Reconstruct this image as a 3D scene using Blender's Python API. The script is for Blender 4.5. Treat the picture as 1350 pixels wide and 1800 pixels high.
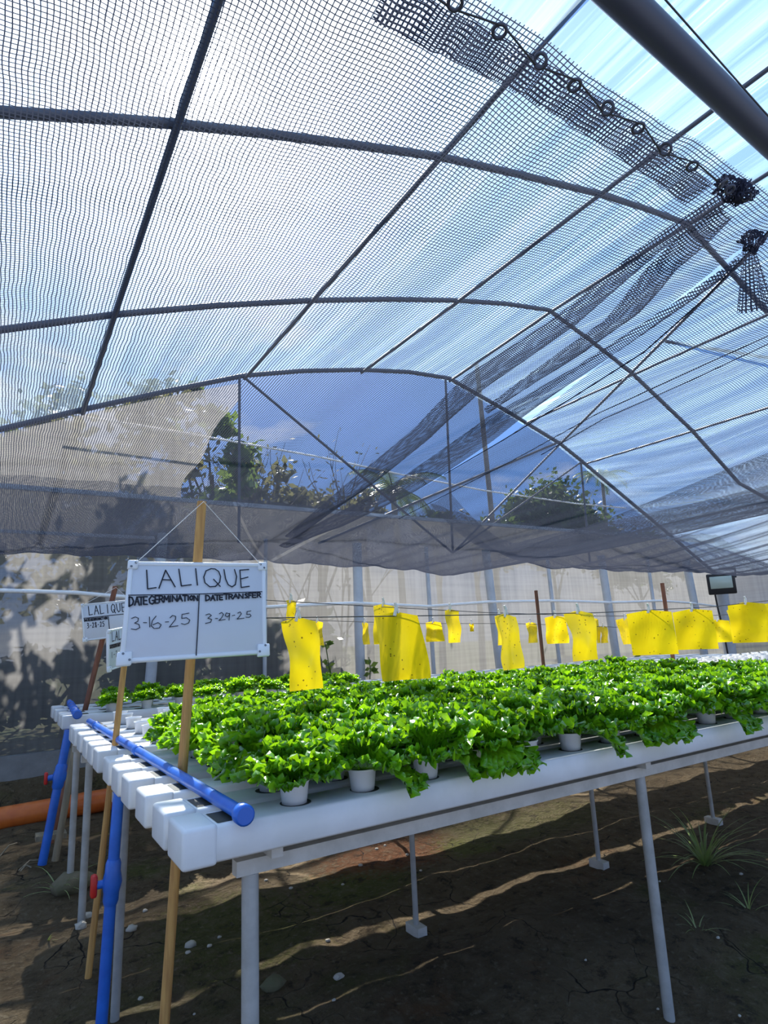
import bpy, bmesh, math, random
from mathutils import Vector, Matrix, noise
random.seed(7)
S = bpy.context.scene
for o in list(bpy.data.objects): bpy.data.objects.remove(o)
COL = S.collection
sin, cos, pi, tan = math.sin, math.cos, math.pi, math.tan

# ------------------------------------------------------------------ camera
F, PITCH, ROLL, YAW, H = 1070.06, 0.206915, -0.0460634, 1.00855, 1.3
_h = Vector((cos(YAW)*cos(PITCH), sin(YAW)*cos(PITCH), sin(PITCH)))
_r = _h.cross(Vector((0, 0, 1))).normalized(); _u = _r.cross(_h)
_r, _u = cos(ROLL)*_r + sin(ROLL)*_u, cos(ROLL)*_u - sin(ROLL)*_r
EYE = Vector((0, 0, H))
cam_d = bpy.data.cameras.new('camera'); cam = bpy.data.objects.new('camera', cam_d); COL.objects.link(cam)
cam_d.sensor_fit = 'HORIZONTAL'; cam_d.sensor_width = 36; cam_d.lens = 36*F/1350
cam_d.clip_start = 0.02; cam_d.clip_end = 500
cam.matrix_world = Matrix(((_r.x, _u.x, -_h.x, 0), (_r.y, _u.y, -_h.y, 0), (_r.z, _u.z, -_h.z, H), (0, 0, 0, 1)))
S.camera = cam
# ------------------------------------------------------------------ light
def ray(x, y): return _r*((x-675)/F) - _u*((y-900)/F) + _h
SUN = ray(348, 118).normalized()
sd = bpy.data.lights.new('sun', 'SUN'); sd.energy = 14.0; sd.angle = 0.0093; sd.color = (1, .95, .86)
so = bpy.data.objects.new('sun', sd); COL.objects.link(so)
so.rotation_euler = SUN.to_track_quat('Z', 'Y').to_euler(); so.location = (3, 3, 12)
S.view_settings.view_transform = 'Standard'; S.view_settings.look = 'None'
S.view_settings.exposure = 0.0; S.view_settings.gamma = 1; S.view_settings.use_curve_mapping = False
S.cycles.transparent_max_bounces = 40; S.cycles.max_bounces = 8; S.cycles.diffuse_bounces = 4
S.cycles.transmission_bounces = 6; S.cycles.sample_clamp_indirect = 6

W = bpy.data.worlds.new('sky'); S.world = W; W.use_nodes = True
def nodes_of(nt):
    nt.nodes.clear()
    def N(t, ins=None, **kw):
        n = nt.nodes.new(t)
        for k, v in kw.items(): setattr(n, k, v)
        for k, v in (ins or {}).items():
            if isinstance(v, bpy.types.NodeSocket): nt.links.new(v, n.inputs[k])
            else: n.inputs[k].default_value = v
        return n
    def M(op, a, b=0.5, c=None, clamp=False):
        n = N('ShaderNodeMath', {0: a, 1: b}, operation=op, use_clamp=clamp)
        if c is not None:
            if isinstance(c, bpy.types.NodeSocket): nt.links.new(c, n.inputs[2])
            else: n.inputs[2].default_value = c
        return n.outputs[0]
    def MIX(f, a, b):
        n = N('ShaderNodeMix', data_type='RGBA')
        for i, v in ((0, f), (6, a), (7, b)):
            if isinstance(v, bpy.types.NodeSocket): nt.links.new(v, n.inputs[i])
            else: n.inputs[i].default_value = v
        return n.outputs[2]
    def RAMP(f, a, b, lo=0.0, hi=1.0):
        n = N('ShaderNodeMapRange', {0: f, 1: a, 2: b, 3: lo, 4: hi}); return n.outputs[0]
    return N, M, MIX, RAMP
def c3(r, g, b): return (r, g, b, 1)
N, M, MIX, RAMP = nodes_of(W.node_tree)
tc = N('ShaderNodeTexCoord').outputs['Generated']
dt = N('ShaderNodeVectorMath', {0: tc, 1: tuple(SUN)}, operation='DOT_PRODUCT').outputs['Value']
dt = M('MAXIMUM', dt, 0.0)
sep = N('ShaderNodeSeparateXYZ', {0: tc}); zz = sep.outputs[2]
base = MIX(RAMP(zz, 0.02, 0.75), c3(.17, .38, .95), c3(.13, .38, .95))
base = MIX(RAMP(zz, -0.02, 0.18, 1, 0), base, c3(.42, .60, .95))
mp = N('ShaderNodeMapping', {0: tc, 3: (1.0, 1.0, 1.9)})
cl = N('ShaderNodeTexNoise', {'Vector': mp.outputs[0], 'Scale': 2.6, 'Detail': 9.0, 'Roughness': .58, 'Distortion': .25}).outputs[0]
cmask = RAMP(M('ADD', cl, RAMP(zz, .08, .36, .10, 0)), .53, .68)
sky = MIX(cmask, base, c3(.95, .99, 1.08))
g1 = M('POWER', dt, 900.0); g2 = M('POWER', dt, 48.0); g3 = M('POWER', dt, 9.0)
glow = M('ADD', M('MULTIPLY', g1, 40.0), M('ADD', M('MULTIPLY', g2, 5.0), M('MULTIPLY', g3, .55)))
gl = N('ShaderNodeVectorMath', {0: (1.0, 1.0, 1.02), 3: glow}, operation='SCALE').outputs[0]
sky = N('ShaderNodeVectorMath', {0: sky, 1: gl}, operation='ADD').outputs[0]
bg = N('ShaderNodeBackground', {0: sky, 1: 1.0})
W.node_tree.links.new(bg.outputs[0], N('ShaderNodeOutputWorld').inputs[0])

# ------------------------------------------------------------------ helpers
def onz(x, y, z): d = ray(x, y); return EYE + d*((z-H)/d.z)
def ony(x, y, Y): d = ray(x, y); return EYE + d*(Y/d.y)
def onx(x, y, X): d = ray(x, y); return EYE + d*(X/d.x)
def tag(o, label=None, cat=None, group=None, kind=None):
    if label: o['label'] = label
    if cat: o['category'] = cat
    if group: o['group'] = group
    if kind: o['kind'] = kind
    return o
def empty(name, loc, label, cat, group=None):
    o = bpy.data.objects.new(name, None); COL.objects.link(o); o.location = loc; o.empty_display_size = .05
    return tag(o, label, cat, group)
class MB:
    def __init__(s): s.v = []; s.f = []; s.m = []; s.sm = []; s.uv = []
    def add(s, vs, fs, mi=0, smooth=False, uvs=None):
        b = len(s.v); s.v += [tuple(p) for p in vs]
        s.uv += list(uvs) if uvs else [(0, 0)]*len(vs)
        for f in fs: s.f.append(tuple(b+i for i in f)); s.m.append(mi); s.sm.append(smooth)
    def box(s, c, d, mi=0, rot=None):
        vs = [Vector((x*d[0]/2, y*d[1]/2, z*d[2]/2)) for x in (-1, 1) for y in (-1, 1) for z in (-1, 1)]
        if rot: vs = [rot @ p for p in vs]
        s.add([p+Vector(c) for p in vs], [(0, 1, 3, 2), (4, 6, 7, 5), (0, 4, 5, 1), (2, 3, 7, 6), (0, 2, 6, 4), (1, 5, 7, 3)], mi)
    def rbox(s, c, d, r, mi=0, seg=2, rot=None):
        bm = bmesh.new(); bmesh.ops.create_cube(bm, size=1)
        for v in bm.verts: v.co = Vector((v.co.x*d[0], v.co.y*d[1], v.co.z*d[2]))
        bmesh.ops.bevel(bm, geom=bm.edges[:], offset=r, segments=seg, affect='EDGES', profile=.5)
        bm.verts.index_update()
        vs = [(rot @ v.co if rot else v.co)+Vector(c) for v in bm.verts]; fs = [[v.index for v in f.verts] for f in bm.faces]
        bm.free(); s.add(vs, fs, mi, True)
    def tube(s, pts, r, n=10, mi=0, cap=True):
        pts = [Vector(p) for p in pts]; k = len(pts); vs = []; fs = []
        rs = r if isinstance(r, (list, tuple)) else [r]*k
        up = None
        for i, p in enumerate(pts):
            t = (pts[min(i+1, k-1)]-pts[max(i-1, 0)]).normalized()
            if up is None: up = t.orthogonal().normalized()
            up = (up-t*up.dot(t)).normalized(); b = t.cross(up)
            vs += [p+(up*cos(2*pi*j/n)+b*sin(2*pi*j/n))*rs[i] for j in range(n)]
        for i in range(k-1):
            for j in range(n): fs.append((i*n+j, i*n+(j+1) % n, (i+1)*n+(j+1) % n, (i+1)*n+j))
        s.add(vs, fs, mi, True)
        if cap:
            s.add(vs[:n], [tuple(range(n))[::-1]], mi); s.add(vs[-n:], [tuple(range(n))], mi)
    def lathe(s, prof, c=(0, 0, 0), n=20, mi=0):
        vs = []; fs = []; c = Vector(c)
        for r, z in prof: vs += [c+Vector((r*cos(2*pi*j/n), r*sin(2*pi*j/n), z)) for j in range(n)]
        for i in range(len(prof)-1):
            for j in range(n): fs.append((i*n+j, i*n+(j+1) % n, (i+1)*n+(j+1) % n, (i+1)*n+j))
        s.add(vs, fs, mi, True)
    def disc(s, c, r, nrm=(0, 0, 1), n=16, mi=0):
        nrm = Vector(nrm).normalized(); a = nrm.orthogonal().normalized(); b = nrm.cross(a)
        s.add([Vector(c)+(a*cos(2*pi*j/n)+b*sin(2*pi*j/n))*r for j in range(n)], [tuple(range(n))], mi)
    def torus(s, c, nrm, R, r, n=20, k=8, mi=0):
        nrm = Vector(nrm).normalized(); a = nrm.orthogonal().normalized(); b = nrm.cross(a); vs = []; fs = []
        for i in range(n):
            d = a*cos(2*pi*i/n)+b*sin(2*pi*i/n)
            vs += [Vector(c)+d*(R+r*cos(2*pi*j/k))+nrm*(r*sin(2*pi*j/k)) for j in range(k)]
        for i in range(n):
            for j in range(k): fs.append((i*k+j, ((i+1) % n)*k+j, ((i+1) % n)*k+(j+1) % k, i*k+(j+1) % k))
        s.add(vs, fs, mi, True)
    def grid(s, fn, nu, nv, mi=0, uvf=None, smooth=True):
        vs = []; uv = []
        for i in range(nu+1):
            for j in range(nv+1):
                p = fn(i/nu, j/nv); vs.append(p); uv.append(uvf(p, i/nu, j/nv) if uvf else (i/nu, j/nv))
        fs = [(i*(nv+1)+j, (i+1)*(nv+1)+j, (i+1)*(nv+1)+j+1, i*(nv+1)+j+1) for i in range(nu) for j in range(nv)]
        s.add(vs, fs, mi, smooth, uv)
    def mesh(s, name, mats):
        me = bpy.data.meshes.new(name); me.from_pydata(s.v, [], s.f)
        for m in (mats if isinstance(mats, (list, tuple)) else [mats]): me.materials.append(m)
        me.polygons.foreach_set('material_index', s.m); me.polygons.foreach_set('use_smooth', s.sm)
        ul = me.uv_layers.new(name='uv'); li = [0]*len(me.loops); me.loops.foreach_get('vertex_index', li)
        ul.data.foreach_set('uv', [c for i in li for c in s.uv[i]])
        me.update(); return me
    def build(s, name, mats, parent=None, origin=None):
        o0 = Vector(origin) if origin is not None else (parent.location if parent else None)
        if parent is not None:
            p = parent; off = Vector((0, 0, 0))
            while p: off += p.location; p = p.parent
            s.v = [tuple(Vector(a)-off) for a in s.v]
        elif origin is not None: s.v = [tuple(Vector(a)-Vector(origin)) for a in s.v]
        o = bpy.data.objects.new(name, s.mesh(name, mats)); COL.objects.link(o)
        if parent is not None: o.parent = parent
        elif origin is not None: o.location = origin
        return o
def link(name, me, parent=None, loc=(0, 0, 0)):
    o = bpy.data.objects.new(name, me); COL.objects.link(o); o.parent = parent; o.location = loc; return o
def copy_tree(o, parent=None):
    c = o.copy(); COL.objects.link(c); c.parent = parent
    for ch in o.children: copy_tree(ch, c)
    return c

# ------------------------------------------------------------------ materials
MATS = {}
def pbr(name, col, rough=.5, metal=0, var=None, vscale=8, bump=0, bscale=30, spec=.5, tex='Object', stretch=(1, 1, 1)):
    m = bpy.data.materials.new(name); m.use_nodes = True
    N, M, MIX, RAMP = nodes_of(m.node_tree)
    p = N('ShaderNodeBsdfPrincipled', {'Roughness': rough, 'Metallic': metal, 'Base Color': c3(*col), 'Specular IOR Level': spec})
    t = N('ShaderNodeMapping', {0: N('ShaderNodeTexCoord').outputs[tex], 3: stretch}).outputs[0]
    if var:
        nz = N('ShaderNodeTexNoise', {'Vector': t, 'Scale': vscale, 'Detail': 6.0, 'Roughness': .6}).outputs[0]
        m.node_tree.links.new(MIX(RAMP(nz, .35, .65), c3(*col), c3(*var)), p.inputs['Base Color'])
    if bump:
        nb = N('ShaderNodeTexNoise', {'Vector': t, 'Scale': bscale, 'Detail': 6.0}).outputs[0]
        b = N('ShaderNodeBump', {'Strength': bump, 'Distance': .01, 'Height': nb})
        m.node_tree.links.new(b.outputs[0], p.inputs['Normal'])
    m.node_tree.links.new(p.outputs[0], N('ShaderNodeOutputMaterial').inputs[0])
    MATS[name] = m; return m
def thin(name, col, trans, through=None, clear=0.0, var=None, vscale=20, spots=None, gloss=0.0, tcol=None):
    """diffuse + translucent sheet, optionally partly clear"""
    m = bpy.data.materials.new(name); m.use_nodes = True
    N, M, MIX, RAMP = nodes_of(m.node_tree)
    t = N('ShaderNodeTexCoord').outputs['Object']
    c = c3(*col); tcc = c3(*(tcol or col))
    if var:
        nz = N('ShaderNodeTexNoise', {'Vector': t, 'Scale': vscale, 'Detail': 5.0}).outputs[0]
        c = MIX(RAMP(nz, .35, .65), c, c3(*var)); tcc = c if tcol is None else tcc
    if spots:
        vo = N('ShaderNodeTexVoronoi', {'Vector': t, 'Scale': spots[0]}); d = vo.outputs['Distance']
        rn = N('ShaderNodeSeparateColor', {0: vo.outputs['Color']}).outputs[0]
        k = M('MULTIPLY', M('LESS_THAN', d, M('MULTIPLY', rn, .22)), M('GREATER_THAN', rn, .72))
        c = MIX(k, c, c3(*spots[1])); tcc = MIX(k, tcc, c3(*spots[1]))
    a = N('ShaderNodeBsdfDiffuse', {0: c}); b = N('ShaderNodeBsdfTranslucent', {0: tcc})
    x = N('ShaderNodeMixShader', {0: trans, 1: a.outputs[0], 2: b.outputs[0]}).outputs[0]
    if gloss:
        fr = N('ShaderNodeLayerWeight', {0: .3}).outputs[1]
        x = N('ShaderNodeMixShader', {0: M('MULTIPLY', fr, gloss), 1: x, 2: N('ShaderNodeBsdfGlossy', {0: c3(1, 1, 1), 1: .35}).outputs[0]}).outputs[0]
    if clear:
        x = N('ShaderNodeMixShader', {0: clear, 1: x, 2: N('ShaderNodeBsdfTransparent').outputs[0]}).outputs[0]
    m.node_tree.links.new(x, N('ShaderNodeOutputMaterial').inputs[0]); MATS[name] = m; return m
def net_mat(name, cell, wid, col, tr, warp=.0):
    m = bpy.data.materials.new(name); m.use_nodes = True
    N, M, MIX, RAMP = nodes_of(m.node_tree)
    uv = N('ShaderNodeUVMap', uv_map='uv').outputs[0]
    if warp:
        nz = N('ShaderNodeTexNoise', {'Vector': uv, 'Scale': 9.0, 'Detail': 2.0})
        nc = N('ShaderNodeVectorMath', {0: nz.outputs['Color'], 1: (.5, .5, .5)}, operation='SUBTRACT').outputs[0]
        nc = N('ShaderNodeVectorMath', {0: nc, 3: warp}, operation='SCALE').outputs[0]
        uv = N('ShaderNodeVectorMath', {0: uv, 1: nc}, operation='ADD').outputs[0]
    s = N('ShaderNodeSeparateXYZ', {0: uv})
    fx = M('FRACT', M('MULTIPLY', s.outputs[0], 1/cell)); fy = M('FRACT', M('MULTIPLY', s.outputs[1], 1/cell))
    ge = N('ShaderNodeNewGeometry'); ct = M('ABSOLUTE', N('ShaderNodeVectorMath', {0: ge.outputs['Normal'], 1: ge.outputs['Incoming']}, operation='DOT_PRODUCT').outputs['Value'])
    wd = M('MINIMUM', M('ADD', M('MULTIPLY', M('SUBTRACT', M('DIVIDE', 1.0, M('MAXIMUM', ct, .05)), 1.0), .062), wid), .95)   # yarn is round: seen edge-on it closes up
    k = M('MAXIMUM', M('LESS_THAN', fx, wd), M('LESS_THAN', fy, wd))
    d = N('ShaderNodeBsdfDiffuse', {0: c3(*col)}); t = N('ShaderNodeBsdfTranslucent', {0: c3(*col)})
    st = N('ShaderNodeMixShader', {0: tr, 1: d.outputs[0], 2: t.outputs[0]}).outputs[0]
    x = N('ShaderNodeMixShader', {0: k, 1: N('ShaderNodeBsdfTransparent').outputs[0], 2: st}).outputs[0]
    m.node_tree.links.new(x, N('ShaderNodeOutputMaterial').inputs[0]); MATS[name] = m; return m

white_pvc = pbr('white_pvc', (.80, .81, .82), .38, var=(.70, .71, .70), vscale=5)
white_cup = pbr('white_cup', (.84, .85, .86), .35)
opening_shade = pbr('opening_shade', (.035, .040, .030), .6)  # flat dark colour painted for the shade inside cup holes and slots
blue_pvc = pbr('blue_pvc', (.028, .165, .66), .34, var=(.018, .11, .48), vscale=9)
blue_dark = pbr('blue_cap', (.02, .12, .50), .35)
orange_pvc = pbr('orange_pvc', (.66, .16, .025), .4, var=(.50, .10, .02), vscale=6)
red_plastic = pbr('red_plastic', (.55, .02, .015), .4)
steel = pbr('grey_steel', (.44, .44, .42), .5, .1, var=(.33, .33, .31), vscale=14)
galv = pbr('galvanised', (.60, .58, .53), .6, .05, var=(.47, .455, .41), vscale=12, bump=.1)
frame_paint = pbr('dark_steel', (.055, .060, .085), .5, .2)
post_paint = pbr('pale_post', (.52, .55, .60), .5, .1, var=(.44, .47, .52), vscale=6)
wood = pbr('stake_wood', (.60, .34, .10), .65, var=(.40, .20, .06), vscale=9, bump=.3, stretch=(8, 8, .6))
wood_red = pbr('stake_wood_red', (.25, .095, .05), .7, var=(.16, .06, .035), vscale=8, bump=.3, stretch=(8, 8, .6))
bamboo = pbr('weathered_wood', (.27, .22, .14), .75, var=(.18, .15, .10), vscale=9, stretch=(6, 6, .8))
board_white = pbr('whiteboard', (.60, .635, .69), .28, var=(.57, .60, .655), vscale=4)
board_edge = pbr('whiteboard_frame', (.74, .77, .80), .35)
screw_m = pbr('screw_grey', (.20, .21, .22), .4, .6)
ink = pbr('black_marker', (.010, .010, .018), .5)
string_m = pbr('white_string', (.80, .80, .78), .8)
wire_m = pbr('dark_wire', (.03, .03, .035), .6)
rope_white = pbr('white_rope', (.88, .88, .88), .6)
black_plastic = pbr('black_plastic', (.018, .018, .022), .45)
lamp_glass = pbr('lamp_glass', (.50, .60, .55), .12, spec=.7)
concrete = pbr('concrete', (.20, .195, .185), .9, var=(.13, .125, .12), vscale=5, bump=.5)
pebble_m = pbr('pale_stone', (.42, .39, .33), .8)
rock_m = pbr('brown_stone', (.16, .13, .08), .9, var=(.10, .10, .05), bump=.6)
bark = pbr('bark', (.17, .14, .11), .9, var=(.09, .075, .06), vscale=7, bump=.6)
pale_bark = pbr('pale_bark', (.30, .27, .24), .9, var=(.2, .18, .16), vscale=7, bump=.4)
peat = pbr('peat', (.035, .025, .018), .95, bump=.6)
yellow = thin('sticky_yellow', (.92, .70, .012), .45, var=(.84, .61, .010), vscale=6, spots=(52, (.25, .15, .01)), gloss=.12)
clip_m = pbr('clothes_peg', (.75, .72, .66), .6)
def leaf_mat(name, a, b, ta, trans=.5, gloss=.15, vs=14):
    m = bpy.data.materials.new(name); m.use_nodes = True
    N, M, MIX, RAMP = nodes_of(m.node_tree)
    t = N('ShaderNodeTexCoord').outputs['Object']; rnd = N('ShaderNodeObjectInfo').outputs['Random']
    nz = N('ShaderNodeTexNoise', {'Vector': t, 'Scale': vs, 'Detail': 4.0}).outputs[0]
    f = M('ADD', RAMP(nz, .35, .65), M('MULTIPLY', M('SUBTRACT', rnd, .5), .5), clamp=True)
    c = MIX(f, c3(*a), c3(*b))
    x = N('ShaderNodeMixShader', {0: trans, 1: N('ShaderNodeBsdfDiffuse', {0: c}).outputs[0], 2: N('ShaderNodeBsdfTranslucent', {0: MIX(f, c3(*ta), c3(*[k*.75 for k in ta]))}).outputs[0]}).outputs[0]
    x = N('ShaderNodeMixShader', {0: M('MULTIPLY', N('ShaderNodeLayerWeight', {0: .35}).outputs[1], gloss), 1: x, 2: N('ShaderNodeBsdfGlossy', {0: c3(1, 1, 1), 1: .3}).outputs[0]}).outputs[0]
    m.node_tree.links.new(x, N('ShaderNodeOutputMaterial').inputs[0]); return m
lettuce_m = leaf_mat('lettuce_leaf', (.19, .47, .012), (.085, .29, .006), (.42, .80, .012), .5, .26)
grass_m = leaf_mat('grass_blade', (.24, .34, .10), (.40, .42, .20), (.3, .4, .1), .35)
tree_m = leaf_mat('tree_leaf', (.10, .17, .045), (.06, .11, .03), (.17, .26, .05), .4, vs=2)
tree_dry = leaf_mat('tree_leaf_brown', (.17, .15, .09), (.10, .10, .05), (.22, .22, .09), .4, vs=2)
tree_dark = leaf_mat('tree_leaf_dark', (.055, .10, .03), (.035, .07, .02), (.10, .16, .03), .35, vs=2)
palm_m = leaf_mat('palm_leaf', (.10, .16, .06), (.07, .12, .04), (.13, .2, .05), .35, vs=2)
net_m = net_mat('shade_net', .0092, .210, (.045, .050, .070), .40, .012)
net_dense = net_mat('shade_net_folded', .0085, .36, (.044, .049, .074), .4, .012)
net_knot = net_mat('shade_net_bunched', .010, .42, (.045, .05, .08), .4)

# film over the arches
film = bpy.data.materials.new('roof_film'); film.use_nodes = True
N, M, MIX, RAMP = nodes_of(film.node_tree)
t = N('ShaderNodeTexCoord').outputs['Object']
st = N('ShaderNodeTexNoise', {'Vector': N('ShaderNodeMapping', {0: t, 3: (5.0, .16, .3)}).outputs[0], 'Scale': 1.0, 'Detail': 5.0, 'Roughness': .62}).outputs[0]
fine = N('ShaderNodeTexNoise', {'Vector': N('ShaderNodeMapping', {0: t, 3: (17.0, .30, .5)}).outputs[0], 'Scale': 1.0, 'Detail': 3.0}).outputs[0]
hz = M('ADD', RAMP(st, .42, .66, .13, .36), RAMP(fine, .60, .74, 0, .22))
x = N('ShaderNodeMixShader', {0: hz, 1: N('ShaderNodeBsdfTransparent', {0: c3(.93, .97, 1.0)}).outputs[0], 2: N('ShaderNodeBsdfTranslucent', {0: c3(.60, .82, .98)}).outputs[0]}).outputs[0]
film.node_tree.links.new(x, N('ShaderNodeOutputMaterial').inputs[0])

# insect screen of the walls
screen = bpy.data.materials.new('insect_screen'); screen.use_nodes = True
N, M, MIX, RAMP = nodes_of(screen.node_tree)
t = N('ShaderNodeTexCoord').outputs['Object']
v1 = N('ShaderNodeTexNoise', {'Vector': N('ShaderNodeMapping', {0: t, 3: (22.0, 22.0, .8)}).outputs[0], 'Scale': 1.0, 'Detail': 4.0}).outputs[0]
v2 = N('ShaderNodeTexNoise', {'Vector': N('ShaderNodeMapping', {0: t, 3: (1.0, 1.0, 30.0)}).outputs[0], 'Scale': 1.0, 'Detail': 3.0}).outputs[0]
v3 = N('ShaderNodeTexNoise', {'Vector': t, 'Scale': 1.4, 'Detail': 5.0}).outputs[0]
c = MIX(RAMP(M('ADD', M('MULTIPLY', v1, .4), M('ADD', M('MULTIPLY', v2, .25), M('MULTIPLY', v3, .35))), .38, .62), c3(.158, .156, .153), c3(.225, .222, .218))
x = N('ShaderNodeMixShader', {0: .55, 1: N('ShaderNodeBsdfDiffuse', {0: c}).outputs[0], 2: N('ShaderNodeBsdfTranslucent', {0: c}).outputs[0]}).outputs[0]
x = N('ShaderNodeMixShader', {0: .13, 1: x, 2: N('ShaderNodeBsdfTransparent').outputs[0]}).outputs[0]
screen.node_tree.links.new(x, N('ShaderNodeOutputMaterial').inputs[0])
gauze = screen.copy(); gauze.name = 'gable_gauze'
for nd in gauze.node_tree.nodes:
    if nd.type == 'MIX' and nd.data_type == 'RGBA': nd.inputs[6].default_value = c3(.40, .375, .35); nd.inputs[7].default_value = c3(.56, .53, .50)
for nd in gauze.node_tree.nodes:
    if nd.type == 'MIX_SHADER' and abs(nd.inputs[0].default_value-.13) < 1e-4: nd.inputs[0].default_value = .36

# soil
soil = bpy.data.materials.new('soil'); soil.use_nodes = True
N, M, MIX, RAMP = nodes_of(soil.node_tree)
t = N('ShaderNodeTexCoord').outputs['Object']
n1 = N('ShaderNodeTexNoise', {'Vector': t, 'Scale': 1.7, 'Detail': 8.0, 'Roughness': .6}).outputs[0]
n2 = N('ShaderNodeTexNoise', {'Vector': N('ShaderNodeVectorMath', {0: t, 1: (7.3, 2.2, 0)}, operation='ADD').outputs[0], 'Scale': 1.15, 'Detail': 7.0, 'Roughness': .62}).outputs[0]
n3 = N('ShaderNodeTexNoise', {'Vector': t, 'Scale': 38.0, 'Detail': 5.0}).outputs[0]
n4 = N('ShaderNodeTexNoise', {'Vector': N('ShaderNodeVectorMath', {0: t, 1: (1.3, 9.2, 0)}, operation='ADD').outputs[0], 'Scale': .9, 'Detail': 6.0, 'Roughness': .6}).outputs[0]
wv = N('ShaderNodeTexNoise', {'Vector': t, 'Scale': 4.0, 'Detail': 3.0})
vw = N('ShaderNodeVectorMath', {0: t, 1: N('ShaderNodeVectorMath', {0: wv.outputs['Color'], 3: .22}, operation='SCALE').outputs[0]}, operation='ADD').outputs[0]
vc = N('ShaderNodeTexVoronoi', {'Vector': vw, 'Scale': 3.1}, feature='DISTANCE_TO_EDGE').outputs['Distance']
crack = RAMP(vc, .003, .011, 1, 0)
crack = M('MULTIPLY', crack, RAMP(n1, .50, .60))
c = MIX(RAMP(n1, .35, .65), c3(.078, .053, .025), c3(.155, .112, .060))
c = MIX(RAMP(n2, .56, .68, 0, .85), c, c3(.075, .080, .014))
c = MIX(RAMP(n4, .58, .70, 0, .8), c, c3(.17, .068, .022))
def patch(cx, cy, rx, ry, col, base):
    q = N('ShaderNodeVectorMath', {0: N('ShaderNodeVectorMath', {0: vw, 1: (cx+.11, cy+.11, 0)}, operation='SUBTRACT').outputs[0], 1: (1/rx, 1/ry, .2)}, operation='MULTIPLY').outputs[0]
    d = M('ADD', N('ShaderNodeVectorMath', {0: q}, operation='LENGTH').outputs['Value'], M('MULTIPLY', M('SUBTRACT', n3, .5), 1.2))
    return MIX(RAMP(d, .55, 1.05, .85, 0), base, c3(*col))
for (cx, cy, rx, ry, col) in ((1.80, 3.22, .40, .25, (.085, .095, .014)), (2.15, 3.52, .55, .30, (.17, .058, .018)), (2.62, 3.35, .22, .22, (.12, .14, .015)), (1.05, 3.1, .45, .5, (.085, .088, .018)), (3.2, 3.4, .8, .35, (.10, .095, .03))): c = patch(cx, cy, rx, ry, col, c)
n5 = N('ShaderNodeTexNoise', {'Vector': t, 'Scale': 12.0, 'Detail': 8.0, 'Roughness': .7}).outputs[0]
c = MIX(RAMP(n5, .50, .70, 0, .7), c, c3(.17, .13, .08))
c = MIX(RAMP(n5, .46, .36, 0, .8), c, c3(.030, .020, .010))
c = MIX(RAMP(n3, .58, .72, 0, .6), c, c3(.21, .17, .11))
c = MIX(crack, c, c3(.012, .009, .005))
hh = M('ADD', M('ADD', M('MULTIPLY', n3, .6), M('MULTIPLY', n5, 1.6)), M('SUBTRACT', M('MULTIPLY', n1, 1.2), M('MULTIPLY', crack, 1.2)))
p = N('ShaderNodeBsdfPrincipled', {'Base Color': c, 'Roughness': .9, 'Specular IOR Level': .25, 'Normal': N('ShaderNodeBump', {'Strength': 1.0, 'Distance': .045, 'Height': hh}).outputs[0]})
soil.node_tree.links.new(p.outputs[0], N('ShaderNodeOutputMaterial').inputs[0])
outsoil = pbr('outside_grass', (.10, .13, .04), .95, var=(.12, .10, .05), vscale=2, bump=.5)

# ------------------------------------------------------------------ structure
WY = 6.6; CX = 11.75          # rear wall plane, right wall plane
def gz(X, Y):
    z = .018*noise.noise(Vector((X*2.2, Y*2.2, 0)))+.010*noise.noise(Vector((X*7, Y*7, 3)))+.004*noise.noise(Vector((X*19, Y*19, 5)))
    z += .014*noise.noise(Vector((X*3.6, Y*5.5, 9)))+.012*sin(Y*9+.8*sin(X*1.7)+1.5*noise.noise(Vector((X, Y, 8))))
    t = min(1, max(0, (1.95-Y)/.4)); z -= .07*t*t*(3-2*t)
    t = min(1, max(0, (Y-6.18)/.34)); z += .27*t*t*(3-2*t)
    t = min(1, max(0, (-.6-X)/1.2)); z += .05*t
    return z
m = MB(); m.grid(lambda a, b: Vector((-3.2+a*15.4, -1.2+b*7.85, gz(-3.2+a*15.4, -1.2+b*7.85))), 385, 196)
tag(m.build('floor', soil), kind='structure')
m = MB(); m.grid(lambda a, b: Vector((-70+a*140, 6.75+b*110, .30+.12*sin(a*40)*sin(b*31))), 40, 40)
tag(m.build('ground_outside', outsoil), kind='structure')
# low concrete kerb with a sloped face
m = MB(); prof = [(6.47, .14), (6.49, .262), (6.56, .45), (6.64, .45), (6.64, .0)]
for (a0, a1) in ((-3.2, 11.8),):
    for i in range(len(prof)-1):
        (y0, z0), (y1, z1) = prof[i], prof[i+1]
        m.add([(a0, y0, z0), (a1, y0, z0), (a1, y1, z1), (a0, y1, z1)], [(0, 1, 2, 3)])
tag(m.build('baseboard_rear', concrete), kind='structure')
WTOP = 2.88
def arch_z(X):
    for p, q in zip(P3, P3[1:]):
        if p.x <= X <= q.x: return p.z+(q.z-p.z)*(X-p.x)/max(1e-6, q.x-p.x)
    return 2.2
def wallf(a, b):
    X = -3.2+a*(CX+3.2); z = .44+b*(min(WTOP, arch_z(X)-.02)-.44)
    return Vector((X, WY+.03+.018*noise.noise(Vector((X*1.3, z*1.5, 0)))+.008*noise.noise(Vector((X*4, z*5, 2))), z))
def build_walls():
    m = MB(); m.grid(wallf, 150, 24); tag(m.build('wall_rear', screen), kind='structure')
    m = MB(); m.box((-.95, WY-.01, 2.45), (4.5, .04, .03)); tag(m.build('trim_1', post_paint), kind='structure')
GX = []
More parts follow.
